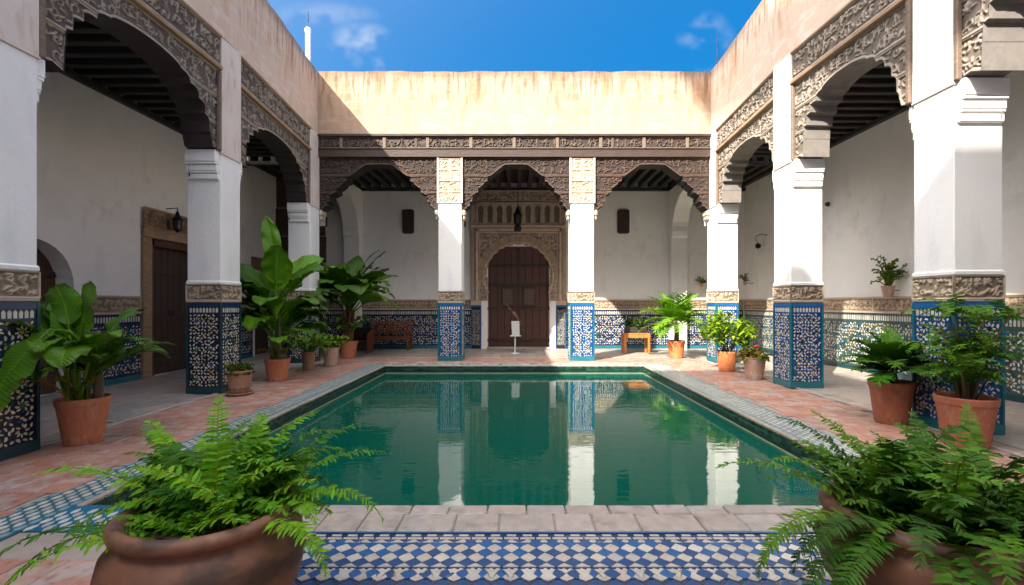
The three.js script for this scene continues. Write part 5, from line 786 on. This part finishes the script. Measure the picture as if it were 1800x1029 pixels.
{
  const g = plant('leafy_bush', 'bright green leafy bush in an orange pot before the far right pillar', 'potted plant', 4.69, 10.85, { r: 0.215, rb: 0.165, h: 0.45, mt: m.potOrange }), r = rng(221), br = new MB(), f = new MB(), tips = [];
  for (let i = 0; i < 26; i++) { const a = i * 2.4, q = 0.12 + 0.48 * Math.sqrt(r()), hh = 0.25 + 0.75 * (1 - q * q * 1.6) * (0.5 + 0.5 * r()), P = [q * Math.cos(a), 0.4 + hh, q * Math.sin(a)]; br.tube([[0.06 * Math.cos(a), 0.38, 0.06 * Math.sin(a)], [P[0] * 0.5, 0.4 + hh * 0.6, P[2] * 0.5], P], 0.012, 0.006, 5); tips.push(P); }
  mesh('branches', br, m.stem, g);
  const lf = (P, az, e, L, w, c) => { const D = [Math.cos(e) * Math.cos(az), Math.sin(e), Math.cos(e) * Math.sin(az)], S = [-Math.sin(az), 0, Math.cos(az)], U = [-Math.sin(e) * Math.cos(az), Math.cos(e), -Math.sin(e) * Math.sin(az)], at = (t, s, u) => [0, 1, 2].map((k) => P[k] + D[k] * L * t + S[k] * w * s + U[k] * u * L - (k === 1 ? 0.28 * L * t * t : 0)); const a0 = at(0, 0, 0), b0 = at(0.3, -0.5, 0.05), b1 = at(0.3, 0.5, 0.05), bm = at(0.3, 0, 0), c0 = at(0.65, -0.42, 0.05), c1 = at(0.65, 0.42, 0.05), cm = at(0.65, 0, 0), t = at(1, 0, 0); f.tri(a0, b0, bm, c); f.tri(a0, bm, b1, c); f.quad(b0, c0, cm, bm, c); f.quad(bm, cm, c1, b1, c); f.tri(c0, t, cm, c); f.tri(cm, t, c1, c); };
  for (const P of tips) for (let i = 0; i < 34; i++) { const k = r(); lf([P[0] * (0.75 + 0.25 * k) + 0.12 * (r() - 0.5), P[1] - 0.3 * (1 - k) + 0.1 * (r() - 0.5), P[2] * (0.75 + 0.25 * k) + 0.12 * (r() - 0.5)], r() * 6.28, -0.2 + 1.3 * r(), 0.15 + 0.09 * r(), 0.056 + 0.02 * r(), green(r, r() < 0.35 ? [0.26, 0.36, 0.012] : [0.16, 0.30, 0.010], 0.5)); }
  stuff(mesh('foliage', f, m.frond, g));
}
{
  const g = plant('flower_pot', 'pale pinkish pot of dry foliage with a red flower, right', 'potted plant', 4.74, 9.68, { r: 0.222, rb: 0.155, h: 0.44, mt: m.potPale, lip: 0.06 }), r = rng(231);
  for (let i = 0; i < 60; i++) { const k = i / 60; addLeaf(g, [0.2 * (r() - 0.5), 0.36, 0.2 * (r() - 0.5)], 360 * r(), { stalk: 0.08 + 0.12 * r(), L: 0.12 + 0.12 * r(), Wd: 0.07, e0: 20 + 60 * r(), droop: 60 + 70 * r(), seed: 700 + i, col: k < 0.45 ? green(r, [0.24, 0.18, 0.10], 0.4) : green(r, [0.07, 0.14, 0.02], 0.5) }); }
  const fl = new MB(); for (let i = 0; i < 14; i++) { const a = i * 2.4, q = 0.012 + 0.028 * (i / 14); fl.geo(new THREE.SphereGeometry(0.03, 8, 6), new THREE.Matrix4().makeTranslation(0.02 + q * Math.cos(a), 0.66 + 0.02 * Math.cos(q * 60), 0.06 + q * Math.sin(a)).multiply(new THREE.Matrix4().makeScale(1, 0.55, 1))); } mesh('flower', fl, m.flower, g);
  const s = new MB(); s.tube([[0, 0.36, 0.02], [0.01, 0.5, 0.05], [0.02, 0.65, 0.06]], 0.006, 0.005, 5); mesh('stem', s, m.stem, g);
}
palm('short palm in a wide terracotta pot left of the nearest right pillar', 4.73, 6.12, { r: 0.243, rb: 0.175, h: 0.53, mt: m.potRed }, 0.16, 34, 0.58, 0.20, [0.05, 0.15, 0.014], 241, [15, 85]);
{
  const g = plant('feathery_shrub', 'fine leaved shrub in a wide terracotta pot before the nearest right pillar', 'potted plant', 4.745, 5.12, { r: 0.262, rb: 0.19, h: 0.53, mt: m.potRed }), r = rng(251), br = new MB(), y = 0.45;
  const tips = []; for (let i = 0; i < 17; i++) { const a = i * 2.4, q = 0.1 + 0.36 * r(), hh = 0.3 + 0.65 * r(), P = [q * Math.cos(a), y + hh, q * Math.sin(a)], mid = [P[0] * 0.45 + 0.05 * (r() - 0.5), y + hh * 0.55, P[2] * 0.45]; br.tube([[0.04 * Math.cos(a), y - 0.04, 0.04 * Math.sin(a)], mid, P], 0.016, 0.006, 6); tips.push(P, mid); }
  mesh('branches', br, m.trunk, g);
  const geos = []; for (let i = 0; i < 6; i++) geos.push(frondGeo({ L: 0.34 + 0.12 * r(), n: 15, lw: 0.085, wd: 0.026, e0: 30 + 30 * r(), droop: 60 + 60 * r(), seed: 2600 + i, col: i % 2 ? [0.045, 0.135, 0.014] : [0.075, 0.185, 0.014], vee: 0.1, sweep: 0.4, ruffle: 0.6 }));
  tips.forEach((P) => { for (let i = 0; i < 4; i++) addFrond(g, geos[Math.floor(r() * 6)], P, 360 * r(), 40 * (r() - 0.5), 0.7 + 0.4 * r()); });
}
function wallPot(label, x, y, d, s, seed, dx, dz) { const g = thing('hanging_pot', label, 'wall plant', [x, y, -d]), r = rng(seed); mesh('pot', new MB().lathe([[0.01, -0.16 * s], [0.06 * s, -0.16 * s], [0.09 * s, 0], [0.1 * s, 0.01], [0.085 * s, 0.01], [0.08 * s, -0.02], [0.01, -0.02]], 20), m.potPale, g); const b = new MB(); b.tube([[0, -0.06 * s, 0], [dx, -0.06 * s, dz]], 0.008, 0.008, 6); mesh('bracket', b, m.iron, g); const n = Math.round(26 * Math.sqrt(s)); for (let i = 0; i < n; i++) { const a = 360 * r(); addLeaf(g, [0.05 * s * (r() - 0.5), 0.0, 0.05 * s * (r() - 0.5)], a, { stalk: (0.08 + 0.3 * r()) * s, L: (0.1 + 0.07 * r()) * s, Wd: 0.075 * s, e0: 40 + 50 * r(), droop: 60 + 60 * r(), stalkBend: 20, seed: seed + i, col: green(r, [0.08, 0.14, 0.016], 0.6) }); } }
wallPot('leafy plant in a small pot hung on the right wall', 7.45, 1.86, 9.72, 1.35, 3000, 0.22, 0); wallPot('tiny pot plant hung on the rear wall, left of the far right pillar', 6.15, 2.18, 16.15, 0.62, 3100, 0, -0.2); wallPot('tiny pot plant in the corner, right of the far right pillar', 7.38, 2.22, 15.7, 0.66, 3200, 0.3, 0);

// ================================================================== FURNITURE AND FITTINGS
{
  const g = thing('wooden_bench', 'brown slatted bench against the tiled rear wall, left', 'bench', [-4.2, 0, -15.85]);
  const p = (n, mt, ...bs) => bs.forEach((q) => { const b = new MB(); b.box(...q, 0.008); mesh(n, b, mt, g); });
  for (let i = 0; i < 4; i++) p('seat_slat', m.bench, [0, 0.43, 0.17 - i * 0.1, 1.36, 0.03, 0.09]);
  p('back_rail', m.bench, [0, 0.90, -0.2, 1.36, 0.07, 0.035], [0, 0.56, -0.2, 1.36, 0.05, 0.035]); for (let i = 0; i < 15; i++) p('back_slat', m.bench, [-0.61 + i * 0.0872, 0.73, -0.2, 0.045, 0.3, 0.02]);
  for (const s of [-1, 1]) p('leg', m.bench, [s * 0.65, 0.21, 0.19, 0.06, 0.42, 0.06], [s * 0.65, 0.47, -0.2, 0.06, 0.92, 0.05]); for (const s of [-1, 1]) { p('armrest', m.bench, [s * 0.66, 0.64, 0.0, 0.07, 0.035, 0.46]); p('arm_post', m.bench, [s * 0.65, 0.53, 0.19, 0.05, 0.2, 0.05]); } p('apron', m.bench, [0, 0.38, 0.2, 1.26, 0.06, 0.025]);
}
{
  const g = thing('low_armchair', 'dark wooden low seat with curved side panels, behind the left plants', 'chair', [-4.95, 0, -15.0]);
  for (const s of [-1, 1]) { const sh = new THREE.Shape(); sh.moveTo(-0.3, 0); sh.lineTo(0.3, 0); sh.bezierCurveTo(0.24, 0.25, 0.3, 0.4, 0.2, 0.56); sh.bezierCurveTo(0.1, 0.64, -0.2, 0.6, -0.26, 0.8); sh.lineTo(-0.32, 0.8); sh.closePath(); const e = new THREE.ExtrudeGeometry(sh, { depth: 0.035, bevelEnabled: true, bevelSize: 0.006, bevelThickness: 0.006, bevelSegments: 1 }); e.rotateY(-Math.PI / 2); e.translate(s * 0.38, 0, 0); mesh('side_panel', e, m.bench, g); }
  const b = new MB(); b.box(0, 0.36, 0.02, 0.72, 0.05, 0.5, 0.01); mesh('seat', b, m.darkWood, g); const k = new MB(); k.box(0, 0.58, -0.27, 0.72, 0.4, 0.03, 0.01); mesh('backrest', k, m.darkWood, g); const a = new MB(); a.box(0, 0.2, 0.22, 0.7, 0.26, 0.025, 0.006); mesh('front_panel', a, m.darkWood, g);
}
{
  const g = thing('side_table', 'bright orange wooden table with cut-out ends under a dark plant box, right', 'table', [3.6, 0, -14.75]);
  const t = new MB(); t.box(0, 0.60, 0, 0.80, 0.045, 0.42, 0.01); mesh('table_top', t, m.orange, g); const a = new MB(); a.box(0, 0.53, 0.19, 0.7, 0.1, 0.025, 0.006); mesh('apron', a, m.orange, g); const a2 = new MB(); a2.box(0, 0.53, -0.19, 0.7, 0.1, 0.025, 0.006); mesh('apron', a2, m.orange, g);
  for (const x of [-0.36, 0.36]) for (const z of [-0.18, 0.18]) { const b = new MB(); b.box(x, 0.29, z, 0.075, 0.58, 0.055, 0.012); mesh('leg', b, m.orange, g); }
  const p = thing('plant_box', 'dark leaved plants in a black trough on the orange table', 'plant box', [3.58, 0.6225, -14.75]), r = rng(271); const b = new MB(); b.box(0, 0.09, 0, 0.62, 0.18, 0.24, 0.015); mesh('trough', b, m.blackWood, p);
  for (let i = 0; i < 46; i++) addLeaf(p, [0.5 * (r() - 0.5), 0.17, 0.14 * (r() - 0.5)], 360 * r(), { stalk: 0.06 + 0.08 * r(), L: 0.2 + 0.18 * r(), Wd: 0.06, e0: 40 + 45 * r(), droop: 50 + 70 * r(), seed: 4000 + i, col: green(r, [0.018, 0.05, 0.014], 0.6) });
}
{
  const g = thing('notice_stand', 'small white notice on a thin stand in front of the arched door', 'sign stand', [-0.08, 0, -14.7]);
  const b = new MB(); b.lathe([[0.005, 0], [0.14, 0], [0.14, 0.012], [0.03, 0.03], [0.018, 0.05], [0.018, 0.55], [0.005, 0.55]], 20); mesh('pole', b, m.paint, g); const p = new MB(); p.box(0.03, 0.77, 0.03, 0.25, 0.43, 0.012, 0.003); const o = mesh('notice', p, m.paper, g); o.rotation.set(-0.12, 0.25, 0.03); const c = new MB(); c.box(0.02, 0.54, 0.06, 0.33, 0.03, 0.05, 0.006); mesh('tray', c, m.paint, g); const f = new MB(); f.box(-0.13, 0.66, 0.035, 0.06, 0.16, 0.014, 0.003); mesh('holder', f, m.iron, g);
}
function lantern(g, s, y) { // hexagonal lantern; y = its bottom
  const hx = (prof) => new MB().lathe(prof, 6), P = (n, q, mt) => { const o = mesh(n, q, mt, g); o.scale.setScalar(s); o.position.y = y; return o; };
  P('lantern_base', hx([[0.005, -0.06], [0.03, -0.05], [0.07, 0], [0.12, 0.02], [0.12, 0.04], [0.005, 0.04]]), m.iron); P('lantern_glass', hx([[0.10, 0.04], [0.125, 0.32], [0.005, 0.32]]), m.glass); P('lantern_roof', hx([[0.005, 0.32], [0.155, 0.32], [0.15, 0.345], [0.09, 0.42], [0.06, 0.48], [0.055, 0.53], [0.02, 0.58], [0.012, 0.66], [0.005, 0.7]]), m.iron);
  const b = new MB(); for (let i = 0; i < 6; i++) { const a = i * Math.PI / 3; b.tube([[0.105 * Math.cos(a), 0.04, -0.105 * Math.sin(a)], [0.13 * Math.cos(a), 0.32, -0.13 * Math.sin(a)]], 0.009, 0.009, 5); } P('lantern_bars', b, m.iron);
}
{
  const g = thing('hanging_lantern', 'black lantern hanging in front of the carved portal', 'lantern', [0.0, 0, -15.1]); lantern(g, 0.98, 3.97); const c = new MB(); c.tube([[0, 4.6, 0], [0, 5.58, 0]], 0.006, 0.006, 6); mesh('chain', c, m.iron, g); const k = new MB(); k.box(0, 3.86, 0, 0.22, 0.16, 0.2, 0.03); mesh('pendant', k, m.iron, g);
  const w = thing('wall_lantern', 'black lantern on the left wall above the carved door lintel', 'lantern', [XL + 0.24, 0, -10.4]); lantern(w, 0.72, 3.08); const b = new MB(); b.tube([[-0.24, 3.55, 0], [0, 3.57, 0]], 0.012, 0.01, 6); mesh('arm', b, m.iron, w);
  const r = thing('wall_lamp', 'small round black lamp under a curved hook on the right wall', 'lamp', [XR - 0.16, 0, -15.1]); const h = new MB(); h.tube([[0.16, 3.62, 0.25], [0.05, 3.68, 0.1], [0, 3.64, -0.1], [0, 3.58, -0.2], [0, 3.4, 0]], 0.012, 0.01, 6); mesh('hook', h, m.darkWood, r); const s = new MB(); s.geo(new THREE.SphereGeometry(0.085, 16, 12), new THREE.Matrix4().makeTranslation(0, 3.32, 0)); mesh('bulb_case', s, m.iron, r);
  const n = thing('wall_peg', 'small dark wooden knob high on the right wall', 'peg', [XR - 0.05, 3.95, -11.85]); const q = new MB(); q.lathe([[0.005, 0], [0.06, 0], [0.05, 0.05], [0.03, 0.07], [0.005, 0.08]], 12); const o = mesh('peg', q, m.darkWood, n); o.rotation.z = Math.PI / 2;
}
function plaque(label, x, seed) {
  const g = thing('wall_plaque', label, 'plaque', [x, 4.29, -(BACK - 0.005)], 0, 'carved wooden plaques on the rear wall'), s = new THREE.Shape(), w = 0.19, h = 0.40, r = 0.09; s.moveTo(-w + r, -h); s.lineTo(w - r, -h); s.quadraticCurveTo(w, -h, w, -h + r); s.lineTo(w, h - r); s.quadraticCurveTo(w, h, w - r, h); s.lineTo(-w + r, h); s.quadraticCurveTo(-w, h, -w, h - r); s.lineTo(-w, -h + r); s.quadraticCurveTo(-w, -h, -w + r, -h);
  mesh('board', new THREE.ExtrudeGeometry(s, { depth: 0.05, bevelEnabled: true, bevelSize: 0.012, bevelThickness: 0.02, bevelSegments: 2 }), m.darkWood, g);
  const cv = new Carve(0.28, 0.62, seed, 0.12, 'scroll'), b = board({ u0: -0.14, u1: 0.14, ya: -0.31, yb: 0.31, carve: cv, face: 0.085, deep: 0.02, rim: 0.02, hi: [0.07, 0.045, 0.035], lo: [0.02, 0.014, 0.012], seed }); mesh('carving', b, m.carved, g);
}
plaque('dark carved oblong plaque on the rear wall left of the door', -3.70, 61); plaque('dark carved oblong plaque on the rear wall right of the door', 3.57, 63);
{ // on the roofs; both masts are unseen, added for shadow streaks
  [['thick unseen mast added behind the camera to cast a shadow streak', -8.0, 22, -13.8, 32.7, 0.34], ['second unseen mast added beside the first to cast a shadow streak', -7.85, 22, -14.6, 32.7, 0.3]].forEach(([label, xa, ya, xb, yb, rr], i) => { const q = thing('shadow_mast', label, 'mast', [0, 0, 0]), b = new MB(); b.tube([[xa, ya - 0.2, 11.8], [lerp(xa, xb, 0.5), lerp(ya, yb, 0.5), 11.8 + i * 0.1], [xb, yb, 11.8 + i * 0.6]], rr, rr * 0.8, 12); mesh('spar', b, m.trunk, q); });
  const g = thing('roof_pipe', 'white roof pipe topped by a thin rod, above the left parapet', 'chimney pipe', [-5.9, 5.94, -13.6]); mesh('pipe', new MB().lathe([[0.01, 0], [0.075, 0], [0.07, 3.2], [0.082, 3.22], [0.082, 3.3], [0.06, 3.33], [0.01, 3.33]], 24), m.paint, g); const b = new MB(); b.tube([[0, 3.5, 0], [0, 3.8, 0]], 0.014, 0.01, 6); mesh('rod', b, m.iron, g);
  const a = thing('antenna', 'thin bare antenna rod above the far right corner', 'antenna', [5.9, 5.94, -14.3]); const t = new MB(); t.tube([[0, 0, 0], [0, 2.7, 0], [0.0, 3.62, 0]], 0.02, 0.01, 6); mesh('rod', t, m.iron, a);
}

renderer.render(scene, camera);
